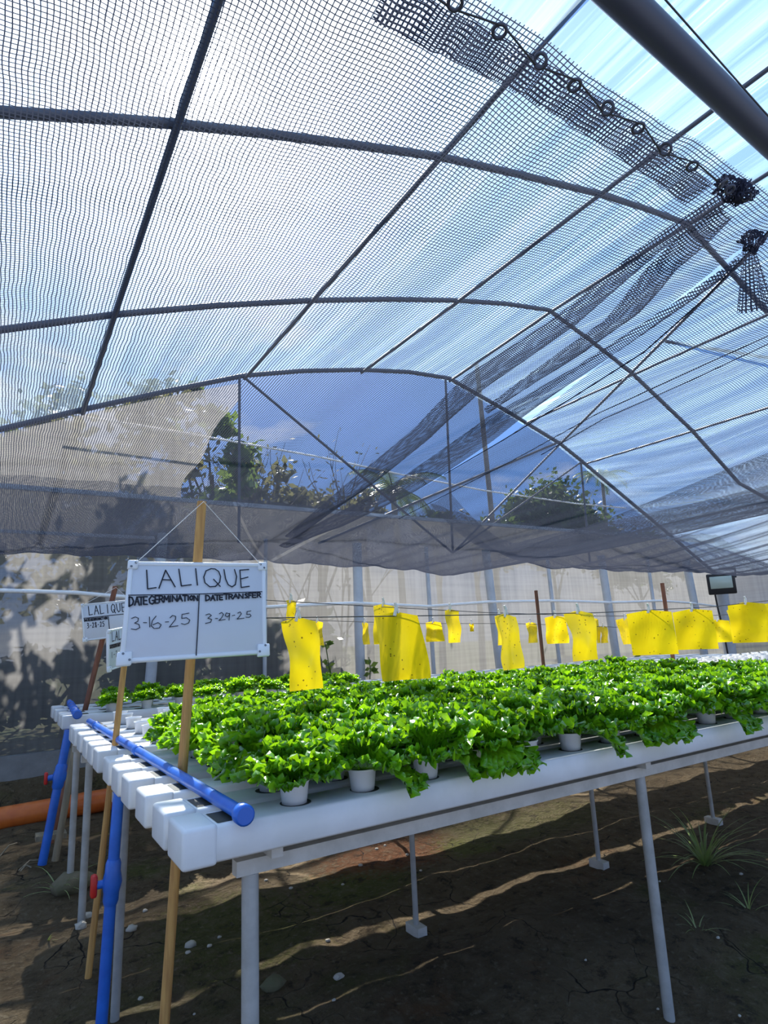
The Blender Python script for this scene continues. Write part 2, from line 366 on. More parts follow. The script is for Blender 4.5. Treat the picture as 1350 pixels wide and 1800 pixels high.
def gablef(a, b):
    X = -3.2+a*5.25; zt = max(WTOP+.01, arch_z(X)-.01); xx = X+(.20*noise.noise(Vector((b*3, 0, 7)))+.15-.62*(1-b))*a*a
    z0 = min(WTOP, arch_z(X)-.02)
    return Vector((xx, WY+.03+.02*noise.noise(Vector((X*1.3, b*3, 5))), z0+b*(zt-z0)))
GX.append(lambda: tag((lambda mm: (mm.grid(gablef, 60, 22), mm.build('wall_gable', gauze))[1])(MB()), kind='structure'))
m = MB(); m.grid(lambda a, b: Vector((CX+.03+.01*noise.noise(Vector((a*9, b*4, 0))), WY-a*6.5, .1+b*2.12)), 40, 10)
tag(m.build('wall_right', screen), kind='structure')
m = MB(); m.box((4.27, WY-.01, WTOP), (14.9, .05, .045))
tag(m.build('trim_1', post_paint), kind='structure')

# arches: (plane, traced outline)
AY = [6.6, 4.57, 2.797]
tr3 = [(0, 755), (145, 720), (300, 686), (430, 660), (530, 652), (635, 650), (720, 654), (790, 665), (890, 722), (985, 780), (1022, 810), (1165, 930), (1260, 1010)]
tr2 = [(0, 580), (200, 553), (380, 537), (550, 528), (680, 526), (800, 528), (890, 534), (965, 545), (1040, 600), (1110, 655), (1215, 755), (1300, 850)]
tr1 = [(0, 197), (150, 206), (310, 218), (460, 234), (610, 253), (770, 275), (910, 306), (1050, 340), (1130, 365), (1205, 392), (1285, 478), (1350, 550)]
A3 = [ony(x, y, AY[0]) for x, y in tr3]; A2 = [ony(x, y, AY[1]) for x, y in tr2]; A1 = [ony(x, y, AY[2]) for x, y in tr1]
left_tail = [Vector((-3.2, 0, 2.2)), Vector((-2.6, 0, 2.62)), Vector((-1.4, 0, 3.0))]
def full(A, Y):
    dz = A[0].z-A3[0].z
    L = [Vector((p.x, Y, p.z+dz*(p.x+3.2)/3.2)) for p in left_tail]
    T = list(A)
    if T[-1].x < 11.4:
        for p in A3:
            if p.x > T[-1].x+.4: T.append(Vector((p.x, Y, p.z+(T[-1].z-p.z)*0)))
    return L+T
P3, P2, P1 = full(A3, AY[0]), full(A2, AY[1]), full(A1, AY[2])
build_walls(); GX[0]()
def arch(pts, r, label):
    e = empty('roof_arch', (pts[0].x, pts[0].y, 0), label, 'greenhouse arch', 'curved steel roof arches')
    m = MB(); m.tube(pts, r, 10); m.build('arch_tube', frame_paint, e); return e
arch(P1, .027, 'nearest curved dark steel roof arch, thickest in view, crossing just below the sun glare')
arch(P2, .026, 'middle curved dark steel roof arch between the nearest arch and the gable arch')
g = arch(P3, .030, 'farthest curved dark steel arch above the rear wall with struts and diagonals below it')
def memb(name, a, b, r=.017):
    m = MB(); m.tube([a, b], r, 8); m.build(name, frame_paint, g)
def yg(x, y): return ony(x, y, WY-.01)
node = yg(796, 972)
memb('strut', yg(421, 664), yg(420, 955)); memb('strut', yg(783, 664), node); memb('strut', yg(1021, 812), yg(1037, 990))
memb('diagonal', yg(430, 664), node); memb('diagonal', node, yg(985, 780)); memb('diagonal', node, yg(1022, 812), .014)
memb('diagonal', yg(985, 776), yg(560, 955), .017)

# roof film from arch to arch
def resample(P, n=60):
    xs = [-3.2+(11.75+3.2)*i/n for i in range(n+1)]; out = []
    for x in xs:
        for a, b in zip(P, P[1:]):
            if a.x <= x <= b.x or b is P[-1]:
                t = (x-a.x)/max(1e-6, b.x-a.x); out.append((x, a.z+(b.z-a.z)*t)); break
    return out
R3, R2, R1 = resample(P3), resample(P2), resample(P1)
rows = [(WY+.12, R3), (AY[0], R3), ((AY[0]+AY[1])/2, None), (AY[1], R2), ((AY[1]+AY[2])/2, None), (AY[2], R1), (1.2, R1), (-1.6, R1)]
m = MB(); vs = []
for i, (Y, R) in enumerate(rows):
    if R is None:
        R = [(a[0], (a[1]+b[1])/2-.035) for a, b in zip(rows[i-1][1], rows[i+1][1])]
    vs += [(x, Y, z+.035) for x, z in R]
nn = 61
m.add(vs, [(i*nn+j, i*nn+j+1, (i+1)*nn+j+1, (i+1)*nn+j) for i in range(len(rows)-1) for j in range(nn-1)], 0, True)
tag(m.build('ceiling', film), kind='structure')

# purlins running front to back
def purlin(pts, r, label):
    p = [ony(x, y, Y)-Vector((0, 0, .03)) for (x, y, Y) in pts]
    d = (p[-1]-p[-2]); p.append(p[-1]+d*((p[-1].y+1.2)/-d.y))
    m = MB(); m.tube(p, r, 8)
    tag(m.build('roof_purlin', frame_paint), label, 'roof purlin', 'straight roof purlins')
purlin([(145, 722, 6.6), (200, 553, 4.57), (310, 218, 2.797)], .022, 'straight dark roof purlin running up through the sun glare, leftmost in view')
purlin([(430, 662, 6.6), (545, 529, 4.57), (770, 275, 2.797)], .020, 'straight dark roof purlin rising from the gable arch left strut to the photo top')
purlin([(635, 652, 6.6), (800, 529, 4.57), (1050, 340, 2.797)], .019, 'straight dark roof purlin from the gable arch crown to the upper right')
purlin([(790, 667, 6.6), (965, 546, 4.57), (1205, 392, 2.797)], .019, 'dark ridge purlin joining the kinks of the three arches')
purlin([(922, 742, 6.6), (1110, 656, 4.57), (1345, 550, 2.797)], .016, 'dark roof purlin next right of the ridge, on the right roof slope')
purlin([(1030, 812, 6.6), (1215, 755, 4.57), (1420, 690, 2.797)], .016, 'lowest dark roof purlin on the right slope, above the floodlight side')
E0, E1, E2 = ony(985, 780, 6.55), ony(1110, 655, 4.50), ony(1285, 478, 2.75)
m = MB(); m.tube([E0, E1, E2, E2+(E2-E1)*1.2], .018, 8)
tag(m.build('roof_brace', frame_paint), 'long diagonal dark steel brace crossing the right roof slope from arch to arch', 'roof brace')
H0 = ony(1170, 600, 3.86); H1 = ony(1420, 640, 3.3)
m = MB(); m.tube([H0, H1], .020, 8)
tag(m.build('roof_brace', frame_paint), 'short dark bar branching off the long diagonal brace toward the right photo edge', 'roof brace')
# heavy round beam near the camera
b0, b1 = onz(1095, 0, 2.78), onz(1350, 243, 2.78); d = b1-b0
m = MB(); m.tube([b0-d*2.2, b0, b1, b1+d*4], .040, 16)
tag(m.build('tie_beam', frame_paint), 'thick dark round beam crossing the top right corner below the roof film', 'beam')
b0, b1 = onz(1170, 0, 2.72), onz(1352, 206, 2.72); d = b1-b0
m = MB(); m.tube([b0-d*2, b1+d*3], .0022, 6)
tag(m.build('hanging_wire', wire_m), 'thin dark wire stretched just right of the thick round beam', 'wire')

# wall posts
def post(x0, y0, x1, y1, wd, label, name='wall_post'):
    a = ony(x0, y0, WY-.02); b = ony(x1, y1, WY-.02); d = (a-b).normalized()
    top = b+d*((2.5-b.z)/d.z); bot = b+d*((.40-b.z)/d.z)
    m = MB(); m.tube([bot, top], wd, 10)
    return tag(m.build(name, post_paint), label, 'wall post', 'wall posts along the rear screen')
post(267, 1165, 264, 1200, .055, 'thick pale post behind the large sign board')
post(467, 965, 465, 1210, .022, 'thin pale post at the right edge of the large sign board')
post(628, 985, 634, 1195, .060, 'thick pale post left of the big sticky trap')
post(751, 1000, 763, 1190, .028, 'thin pale post behind the small square trap')
post(857, 995, 880, 1185, .062, 'thick pale post just left of the narrow edge-on trap')
post(965, 1010, 985, 1180, .030, 'thin pale post between the two short brown rods, left part')
post(1061, 1012, 1086, 1172, .066, 'thick pale post between the tall trap and the square trap')
post(1143, 1020, 1164, 1170, .030, 'thin pale post hidden partly behind the square traps')
post(1210, 1010, 1241, 1167, .070, 'thick pale post next left of the floodlight')
a = ony(1268, 1040, WY-.14); b = ony(1286, 1165, WY-.14)
m = MB(); m.tube([b+(b-a)*.3, a+(a-b)*.25], .11, 14)
tag(m.build('corner_post', post_paint), 'thick pale corner post carrying the floodlight', 'corner post')
m = MB(); m.tube([ony(1254, 1030, WY-.2), ony(1262, 1070, WY-.2), ony(1272, 1110, WY-.2), ony(1283, 1170, WY-.2)], .016, 6)
tag(m.build('power_cable', black_plastic), 'black cable running down beside the floodlight corner post', 'cable')
# white rope along the rear wall
rp = [(-60, 1037), (0, 1038), (70, 1040), (135, 1042), (180, 1046), (230, 1050), (340, 1062), (470, 1067), (550, 1063), (622, 1060), (690, 1063), (752, 1066), (860, 1058), (965, 1056), (1010, 1057), (1068, 1059), (1110, 1058), (1160, 1056), (1215, 1060), (1268, 1067)]
m = MB(); m.tube([ony(x, y, WY-.07) for x, y in rp], .020, 8)
tag(m.build('white_rope', rope_white), 'white plastic rope slung from post to post along the rear screen', 'rope')
m = MB(); m.tube([ony(x, y, 7.1) for x, y in ((130, 730), (300, 757), (420, 778), (560, 803), (700, 833), (850, 862), (1010, 885), (1100, 893))], .012, 6)
tag(m.build('overhead_cable', rope_white), 'white cable sloping across the open gable behind the far arch', 'cable')

# floodlight
fo = ony(1268, 1026, WY-.35); fl = empty('floodlight', fo, 'black floodlight with pale lens at the top of the corner post', 'floodlight')
q = (EYE-fo); q.z = -2.2; ql = q.to_track_quat('Y', 'Z').to_matrix()
m = MB(); m.rbox(fo, (.46, .09, .38), .02, 0, 2, ql); m.build('housing', black_plastic, fl)
m = MB(); m.rbox(fo+ql @ Vector((0, .045, .03)), (.36, .02, .22), .006, 0, 1, ql); m.build('lens', lamp_glass, fl)
m = MB(); m.tube([fo+ql @ Vector((-.24, 0, .1)), fo+ql @ Vector((-.26, -.1, .25)), fo+ql @ Vector((0, -.2, .25))], .02, 6); m.build('bracket', black_plastic, fl)

# ------------------------------------------------------------------ shade nets
def sm(t): t = min(1, max(0, t)); return t*t*(3-2*t)
def wr(X, Y):
    k = sm((Y-.7)/1.5)
    return .008*sin(X*11+1.2*sin(Y*.9))+.004*sin(X*27+Y*.8)+k*(.030*noise.noise(Vector((X*.55, Y*.55, 0)))+.007*noise.noise(Vector((X*4.5, Y*.8, 4))))
def zA0(Y):
    z = 2.3-.255*min(1, max(0, (Y-.6)/4.7))**1.1
    if Y > 5.25: z += .95*((Y-5.25)/1.2)**1.4
    return z
def onnet(x, y):
    d = ray(x, y); Y = 1.5
    for _ in range(40):
        Y = .5*Y+.5*(zA0(Y)-H)*d.y/d.z
    return EYE+d*(Y/d.y)
lo2 = sorted([onnet(x, y) for x, y in ((1300, 440), (1240, 495), (1150, 560), (1000, 665), (870, 762), (730, 852), (600, 922))], key=lambda p: p.y)
def interp(L, Y, k='x'):
    if Y <= L[0].y: return getattr(L[0], k)
    for a, b in zip(L, L[1:]):
        if Y <= b.y: t = (Y-a.y)/(b.y-a.y); return getattr(a, k)*(1-t)+getattr(b, k)*t
    return getattr(L[-1], k)
YN = .60
nA = empty('shade_net', (0, 3, 2.2), 'dark shade net sheet on the left with a grommet edge at its near end', 'shade net')
def uvp(p, a, b): return (p[0], p[1]+max(0, p[1]-5.3)*.6)
def fA(a, b):
    Y = YN-.035+b*(6.45-YN); xr = interp(lo2, Y)-.005
    X = -4.6+a*(xr+4.6)
    return Vector((X, Y, zA0(Y)+wr(X, Y)))
m = MB(); m.grid(fA, 150, 90, 0, uvp); m.build('net_sheet', net_m, nA)
def ribbon(up, lo, dz, name, mat, parent, zf=zA0):
    U = sorted([onnet(*p) for p in up], key=lambda p: p.y); L = sorted([onnet(*p) for p in lo], key=lambda p: p.y)
    y0 = max(U[0].y, L[0].y); y1 = min(U[-1].y, L[-1].y)
    def fn(a, b):
        Y = y0+(y1-y0)*a; xu, xl = interp(U, Y), interp(L, Y); X = xu+(xl-xu)*b
        return Vector((X, Y, zf(Y)+wr(X, Y)-dz-.018*sin(pi*b)))
    m = MB(); m.grid(fn, 60, 6, 0, lambda p, a, b: (p[0]*1.3, p[1])); return m.build(name, mat, parent)
ribbon([(1265, 325), (1150, 400), (985, 538), (820, 652), (730, 742), (600, 848), (500, 940)], [(1285, 342), (1172, 418), (1012, 556), (850, 672), (756, 765), (620, 868), (506, 958)], .02, 'folded_hem', net_dense, nA)
ribbon([(1272, 338), (1200, 390), (1130, 460), (1060, 545), (985, 600), (850, 712)], [(1290, 360), (1240, 410), (1185, 455), (1120, 540), (1020, 615), (860, 716)], .025, 'folded_hem', net_dense, nA)
ribbon([(1300, 430), (1200, 508), (1100, 575), (1000, 640), (860, 722), (690, 842), (560, 915), (490, 955)], [(1308, 440), (1240, 494), (1150, 558), (1000, 664), (870, 760), (730, 850), (600, 921), (500, 962)], .03, 'folded_hem', net_dense, nA)
# near hem with grommets
he = [onz(x, y, 2.28) for x, y in ((700, -55), (790, 0), (850, 30), (950, 85), (1010, 125), (1068, 165), (1122, 205), (1180, 250), (1225, 285), (1262, 318))]
def hemf(a, b):
    k = a*(len(he)-1); i = min(int(k), len(he)-2); p = he[i].lerp(he[i+1], k-i)
    return Vector((p.x, p.y+.012+b*.068, 2.278-.0015*sin(a*60)-.006*b+.0015*sin(a*95+b*3)))
m = MB(); m.grid(hemf, 90, 4, 0, lambda p, a, b: (p[0], p[1])); m.build('near_hem', net_dense, nA)
gp = [(800, 5), (878, 55), (950, 107), (1010, 150), (1068, 190), (1122, 225), (1170, 262), (1217, 292)]
GP = [onz(x, y, 2.262) for x, y in gp]
for i, p in enumerate(GP):
    nrm = Vector((.1, .1, 1)) if i not in (2, 4, 6) else Vector((.9, .1, .75))
    m = MB(); m.torus(p, nrm, .0108, .0032); tag(m.build('grommet', frame_paint, nA))
m = MB(); m.tube([GP[0]-(GP[1]-GP[0])*2]+[p+Vector((0, .01*(-1)**i, 0)) for i, p in enumerate(GP)]+[onz(1275, 330, 2.262)], .0018, 6); m.build('tie_cord', wire_m, nA)
def knot(c, s, name, mat, parent, seed):
    bm = bmesh.new(); bmesh.ops.create_icosphere(bm, subdivisions=4, radius=1)
    for v in bm.verts:
        n = v.co.copy(); v.co = Vector((n.x*s[0], n.y*s[1], n.z*s[2]))*(1+.55*noise.noise(n*2.6+Vector((seed, 0, 0)))+.3*noise.noise(n*6+Vector((seed, 3, 0))))
    m = MB(); vs = [v.co+c for v in bm.verts]
    m.add(vs, [[v.index for v in f.verts] for f in bm.faces], 0, True, [(p.x*1.4+p.z*.5, p.y*1.4+p.z*.5) for p in vs]); bm.free()
    return m.build(name, mat, parent)
knot(onz(1283, 332, 2.26), (.040, .022, .022), 'gathered_knot', net_knot, nA, 1)
knot(onz(1305, 338, 2.25), (.028, .022, .022), 'gathered_knot', net_knot, nA, 4)
for k, (x, y) in enumerate(((1272, 322), (1283, 333), (1312, 345))):
    m = MB(); m.torus(onz(x, y, 2.235), (.5*k-.4, .3, .8), .009, .003); m.build('grommet', frame_paint, nA)
# right hand sheet, slung like a hammock, its right side curling up
nB = empty('shade_net', (3, 3, 2.2), 'dark shade net sheet right of the gathered bundle, sagging to a low right edge', 'shade net')
nC = empty('shade_net', (8, 5, 2.2), 'dark shade net sheet at the far right sagging behind the other nets by the floodlight', 'shade net')
UB = [(1.50, 2.30), (1.9, 2.27), (2.5, 2.17), (3.1, 2.07), (3.6, 2.01), (3.95, 1.995), (4.3, 2.03), (4.7, 2.16), (5.1, 2.36)]
def zB(X):
    for a, b in zip(UB, UB[1:]):
        if X <= b[0]: t = (X-a[0])/(b[0]-a[0]); return a[1]+(b[1]-a[1])*t
    return UB[-1][1]
def fB(a, b):
    Y = .62+b*5.75; xl = interp(lo2, Y)+.03+.05*sm((3.5-Y)/3)*sm((Y-.7)/1); X = xl+a*(5.1-xl)
    t = (X-xl)/(5.1-xl)
    z = zB(1.5+t*3.6) if Y < 99 else 0
    z0 = zA0(Y); z = z-(2.3-z0)*(1-sm(t*1.9)) if Y < 5.25 else z-(.27)*(1-sm(t*1.9))+(z0-2.03)
    z += -.05*sm((Y-2)/2.5)*sm(t*2)*sm((1-t)*3)+.05*sm((2.2-Y)/1.6)*sm(t*1.5)
    return Vector((X, Y, z+wr(X, Y)+.010*sin(X*8+.9*sin(Y*.7))*sm((4.2-Y)/2)))
m = MB(); m.grid(fB, 110, 90, 0, uvp); m.build('net_sheet', net_m, nB)
# dark rolled seams on the right sheet
def seam(pts, r, par):
    m = MB(); P = [onnet(*p)-Vector((0, 0, .03)) for p in pts]; m.tube(P, r, 6); m.build('seam', net_knot, par)
seam([(1350, 385), (1240, 505), (1130, 605), (1000, 690), (880, 765), (780, 825)], .0025, nB)
seam([(1350, 575), (1200, 645), (1050, 715), (900, 800), (700, 905)], .002, nB)
seam([(1350, 590), (1200, 662), (1060, 725), (950, 790)], .002, nB)
knot(onz(1322, 424, 2.2), (.026, .022, .022), 'gathered_knot', net_knot, nB, 9)
kp = onz(1326, 432, 2.19)
def flap(a, b):
    w = .03+.07*a; return kp+_r*(-.012+(b-.5)*w+.02*a)-_u*(a*.16)+_h*(.01*sin(b*9))
m = MB(); m.grid(flap, 12, 8, 0, lambda p, a, b: (b*.1, a*.17)); m.build('hanging_flap', net_dense, nB)
def fC(a, b):
    X = 4.75+a*6.75; Y = 1.2+b*5.2
    z = 2.42-.38*sm((Y-1.2)/3.9)+(.75*((Y-5.1)/1.2)**1.5 if Y > 5.1 else 0)
    z += .16*sm((5.6-X)/.8)+.10*sm((X-9.5)/2)
    return Vector((X, Y, z+wr(X, Y)*1.4))
m = MB(); m.grid(fC, 110, 80, 0, uvp); m.build('net_sheet', net_m, nC)

# ------------------------------------------------------------------ hydroponic tables
BACK = [1.653, 1.835, 2.072, 2.327, 2.537, 2.754, 3.056, 3.263, 3.457, 3.705, 3.961, 4.129]
CW, CT, CB = .138, .897, .818       # channel body width, top and bottom
XE, XR = .378, 8.6
ORD = ['first', 'second', 'third', 'fourth', 'fifth', 'sixth', 'seventh', 'eighth', 'ninth', 'tenth', 'eleventh', 'twelfth']
def channel(yc, cups, label, group, slots=True, x0=XE, x1=XR):
    e = empty('growing_channel', (x0, yc, CB), label, 'growing channel', group)
    m = MB(); m.rbox(((x0+.06+x1)/2, yc, (CT+CB)/2), (x1-x0-.06, CW, CT-CB), .006, 0, 1)
    for X in cups: m.disc((X, yc, CT+.0009), .041, n=20, mi=1)  # dark disc laid on the solid top for the shaded hole
    if slots: m.add([(x0+.086, yc-.05, CT+.0009), (x0+.165, yc-.05, CT+.0009), (x0+.165, yc+.05, CT+.0009), (x0+.086, yc+.05, CT+.0009)], [(0, 1, 2, 3)], 1)
    m.build('channel_body', [white_pvc, opening_shade], e)
    m = MB(); m.rbox((x0+.0405, yc, (CT+CB)/2), (.081, CW+.008, CT-CB+.010), .010, 0, 3); m.build('end_cap', white_pvc, e)
    return e
random.seed(3)
XS = [.683+.207*i for i in range(36)]
YC = [b-.073 for b in BACK]; XL = [.64]+[.89+.207*i for i in range(35)]
for k, yc in enumerate(YC):
    lab = ('front white growing channel of the lettuce table, nearest the camera' if k == 0 else
           ORD[k]+' white growing channel from the front of the lettuce table')
    channel(yc, XS if k < 6 else XL, lab, 'white channels of the lettuce table')
def frame(name_lab, legs, beams, bear, wood_like=None):
    e = empty('table_frame', (legs[0][0], legs[0][1], 0), name_lab, 'table frame')
    for (y, x0) in beams:
        m = MB(); m.box(((x0+XR)/2, y, .7695), (XR-x0, .035, .035)); m.build('beam', galv, e)
    for x in bear:
        m = MB(); m.box((x, (beams[0][0]+beams[-1][0])/2, .802), (.03, beams[-1][0]-beams[0][0]+.1, .030)); m.build('bearer', galv, e)
    for (x, y, r, foot, lean) in legs:
        m = MB(); m.tube([(x+lean, y, gz(x, y)-.03), (x, y, .752)], r, 12); l = m.build('leg', steel, e)
        if foot:
            m = MB(); m.box((x+lean, y, gz(x, y)+.022), (.05, .10, .04)); m.build('foot', galv, l)
    return e
frame('grey metal frame with slim legs carrying the lettuce table', [
    (.568, 1.6, .021, 0, 0), (2.097, 1.6, .019, 0, 0), (3.63, 1.6, .019, 0, 0), (5.1, 1.6, .019, 0, 0), (6.6, 1.6, .019, 0, 0),
    (.46, 2.70, .016, 0, -.01), (1.709, 2.6, .013, 1, 0), (2.962, 2.6, .013, 1, 0), (4.199, 2.66, .013, 1, 0), (5.5, 2.66, .013, 1, 0),
    (.44, 3.672, .018, 0, 0), (.43, 4.17, .018, 0, 0), (2.4, 4.1, .016, 0, 0), (4.4, 4.1, .016, 0, 0), (6.4, 4.1, .016, 0, 0)],
    [(1.6, .528), (2.63, .40), (3.67, .40), (4.1, .40)], [.62, 2.09, 3.62, 5.1, 6.6])
# second table behind
YC2 = [4.815, 5.02, 5.36, 5.70]
for k, yc in enumerate(YC2):
    channel(yc, XS, ORD[k]+' white growing channel of the rear table, counted from its front', 'white channels of the rear table', True, XE+.01)
frame('grey metal frame of the rear table near the screen wall', [(.5, 4.85, .016, 0, 0), (.5, 5.7, .016, 0, 0), (2.4, 4.85, .016, 0, 0), (2.4, 5.7, .016, 0, 0), (4.4, 4.85, .016, 0, 0), (6.4, 4.85, .016, 0, 0)],
      [(4.85, .45), (5.70, .45)], [.62, 2.6, 4.6, 6.6])

# blue manifold pipes on top of the channels
def manifold(pts, r, rings, label, caplabel=None):
    e = empty('blue_pipe', pts[0], label, 'water pipe')
    m = MB(); m.tube(pts, r, 16); m.build('pipe', blue_pvc, e)
    d = (Vector(pts[-1])-Vector(pts[0])).normalized(); p0 = Vector(pts[0])
    m = MB(); m.tube([p0-d*.012, p0-d*.010, p0+d*.014, p0+d*.024, p0+d*.03], [.0185*r/.0155, .0225*r/.0155, .0225*r/.0155, .020*r/.0155, .0165*r/.0155], 18)
    m.disc(p0-d*.0125, .0165*r/.0155, -d, 18, 1); m.build('end_cap', [blue_pvc, blue_dark], e)
    for k in rings:
        p = p0.lerp(Vector(pts[-1]), k); m = MB(); m.tube([p-d*.022, p-d*.018, p+d*.018, p+d*.022], [r*1.05, r*1.28, r*1.28, r*1.05], 16); m.build('coupling', blue_pvc, e)
    return e
q0 = onz(428, 1432, .918); q1 = onz(157, 1268, .918)
manifold([(q0.x, q0.y, .918), (q1.x, q1.y, .918)], .0165, (.47, .90), 'blue water pipe lying across the white channel ends of the lettuce table')
q0 = onz(136, 1256, .918); q1 = onz(122, 1234, .918)
manifold([(q0.x, q0.y, .918), (q1.x, q1.y, .918)], .020, (.2, .4, .6, .8), 'short blue water pipe across the channel ends of the rear table')
def riser(top, bot, r, vz, label):
    e = empty('blue_riser', bot, label, 'water pipe'); T, B = Vector(top), Vector(bot)
    m = MB(); m.tube([B, T], r, 14); m.build('pipe', blue_pvc, e)
    d = (T-B).normalized(); c = B+d*((vz-B.z)/d.z)
    m = MB(); m.tube([c-d*.075, c-d*.06, c-d*.035, c, c+d*.035, c+d*.06, c+d*.075], [r*1.1, r*1.35, r*1.35, r*1.75, r*1.35, r*1.35, r*1.1], 16)
    s = (-_r*.8-_h*.4).normalized(); m.tube([c, c+s*r*2.6], r*.7, 10); v = m.build('valve_body', blue_pvc, e)
    m = MB(); hc = c+s*r*3.0; m.rbox(hc, (.022, .035, .075), .008); m.build('red_handle', red_plastic, v); return e
yb = 2.62; t_, b_ = ony(209, 1395, yb), ony(179, 1790, yb); dd = b_-t_
riser(t_+Vector((0, 0, .02)), b_+dd*((-.06-b_.z)/dd.z), .020, ony(196, 1550, yb).z, 'vertical blue pipe with a red valve handle below the front table end')
yb = 4.72; t_, b_ = ony(121, 1283, yb), ony(74, 1520, yb)
riser(t_, b_, .026, ony(100, 1365, yb).z, 'leaning blue pipe with a red valve below the rear table end')
# orange drain pipe
o0, o1 = ony(0, 1440, 6.0), ony(205, 1402, 6.0); d = o1-o0
m = MB(); P = [o0-d*2.2, o0, o1, o1+d*3.5]
for k, p in enumerate(P): p.z = max(p.z, .075+gz(p.x, p.y)-.02)
m.tube(P, .088, 22); tag(m.build('drain_pipe', orange_pvc), 'fat orange drain pipe lying on the soil at the foot of the kerb', 'drain pipe')

# cups ------------------------------------------------------------
def cup_mesh(s=1.0):
    m = MB(); m.lathe([(.0, -.012), (.031*s, -.012), (.0385*s, .052), (.042*s, .054), (.042*s, .058), (.0365*s, .058), (.034*s, .046)], n=22); return m.mesh('cup', white_cup)
CUP = cup_mesh()
m = MB(); m.lathe([(.0345, .046), (.018, .050), (.0, .051)], n=14); PEAT = m.mesh('growing_plug', peat)
# lettuce ---------------------------------------------------------
def leaf(m, az, L, Wd, e0, bend, ruf, rng, base=(0, 0, .045), nu=17, nv=34):
    ph = rng.uniform(0, 6.28); ph2 = rng.uniform(0, 6.28); fr = rng.uniform(17, 22); tw = rng.uniform(-.3, .3)
    dirv = Vector((cos(az), sin(az), 0)); side = Vector((-sin(az), cos(az), 0))
    p = Vector(base)+dirv*.008; pts = []
    for i in range(nu+1):
        t = i/nu; e = e0-bend*t**1.4
        T = dirv*cos(e)+Vector((0, 0, sin(e))); n = -dirv*sin(e)+Vector((0, 0, cos(e)))
        pts.append((p.copy(), T, n)); p = p+T*(L/nu)
    vs = []
    for i in range(nu+1):
        t = i/nu; c, T, n = pts[i]
        w = Wd*(.20+.80*math.sin(min(1, t*1.05)*pi*.5)**1.5)*(1 if t < .8 else max(.5, 1-((t-.8)/.2)**2*.35))
        for j in range(nv+1):
            s = -1+2*j/nv; edge = max(abs(s)**1.7, max(0, (t-.45)/.55)**1.3)*min(1, t*1.8)
            a = ruf*edge
            w1 = sin(fr*s+26*t+ph)*.75+sin(fr*1.35*s-17*t+ph2)*.5
            w2 = cos(fr*1.0*s+26*t+ph)*.7+sin(fr*.6*s-30*t+ph2)*.5
            q = c+side*(s*w)+n*(.45*w*s*s+a*w1+tw*s*w)+T*(a*.8*w2)+side*(a*.6*w2*(1 if s > 0 else -1))
            q = q+(n*rng.uniform(-1, 1)+T*rng.uniform(-1, 1))*.0015*edge
            if i == nu: q = q+T*(.006*sin(j*1.3+ph)+.003*rng.uniform(-1, 1))
            vs.append(q)
    k = nv+1
    m.add(vs, [(i*k+j, (i+1)*k+j, (i+1)*k+j+1, i*k+j+1) for i in range(nu) for j in range(nv)], 0, True)
def lettuce_mesh(seed, s=1.0, droop=0):
    rng = random.Random(seed); m = MB(); n1, n2, n3 = 9, 10, 9
    for k in range(n1): leaf(m, 2*pi*k/n1+rng.uniform(-.25, .25), s*rng.uniform(.105, .13), s*rng.uniform(.042, .056), rng.uniform(.30, .7), rng.uniform(.4, .9), s*.0125, rng)
    for k in range(n2): leaf(m, 2*pi*(k+.5)/n2+rng.uniform(-.3, .3), s*rng.uniform(.11, .135), s*rng.uniform(.038, .050), rng.uniform(.75, 1.1), rng.uniform(.3, .8), s*.0135, rng)
    for k in range(n3): leaf(m, 2*pi*k/n3+rng.uniform(-.4, .4), s*rng.uniform(.10, .135), s*rng.uniform(.034, .044), rng.uniform(1.15, 1.5), rng.uniform(.0, .5), s*.0135, rng)
    for k in range(droop): leaf(m, -pi/2+rng.uniform(-.8, .8), s*rng.uniform(.125, .15), s*rng.uniform(.048, .058), rng.uniform(.15, .4), rng.uniform(1.3, 1.9), s*.0125, rng)
    return m.mesh('leaf_crown', lettuce_m)
LET = [lettuce_mesh(k+1) for k in range(5)]
LETF = [lettuce_mesh(k+21, 1.0, (0, 1, 1, 2)[k]) for k in range(4)]
LETS = [lettuce_mesh(k+41, .62) for k in range(3)]
def plant(me, loc, label, group, rz, sc=1.0):
    e = empty('potted_lettuce', loc, label, 'lettuce', group)
    link('cup', CUP, e); f = link('leaf_crown', me, e); f.rotation_euler = (random.uniform(-.08, .08), random.uniform(-.08, .08), rz); f.scale = (sc*1.28, sc*1.28, sc*random.uniform(.95, 1.12)); return e
NX = 16
for r in range(7):
    for i in range(NX):
        X = (XL if r == 6 else XS)[i]+random.uniform(-.006, .006)
        if r == 6 and i < 1: continue
        if r == 0:
            lab = 'potted lettuce at the near left corner of the front channel' if i == 0 else ('%s potted lettuce along the front channel, counted from the blue pipe' % (ORD[i] if i < 12 else ['thirteenth', 'fourteenth', 'fifteenth', 'sixteenth'][i-12]))
            me = LETF[i % 4]; rz = random.uniform(-.4, .4)
        else:
            lab = 'bushy green lettuce in the %s channel from the front, within the dense mass' % ORD[r]; me = random.choice(LET); rz = random.uniform(0, 6.28)
        plant(me, (X, YC[r], CT), lab, 'frilly lettuces on the front table', rz, random.uniform(.93, 1.1))
for k, yc in enumerate(YC2[:3]):
    for i in range(9):
        X = .70+.235*i+.05*k
        plant(random.choice(LETS), (X, yc, CT), 'small young lettuce in a white cup on the %s channel of the rear table' % ORD[k], 'young lettuces on the rear table', random.uniform(0, 6.28), random.uniform(.9, 1.25))
def empty_cup(X, yc, lab, grp):
    e = empty('planting_cup', (X, yc, CT), lab, 'planting cup', grp); link('cup', CUP, e); link('growing_plug', PEAT, e); return e
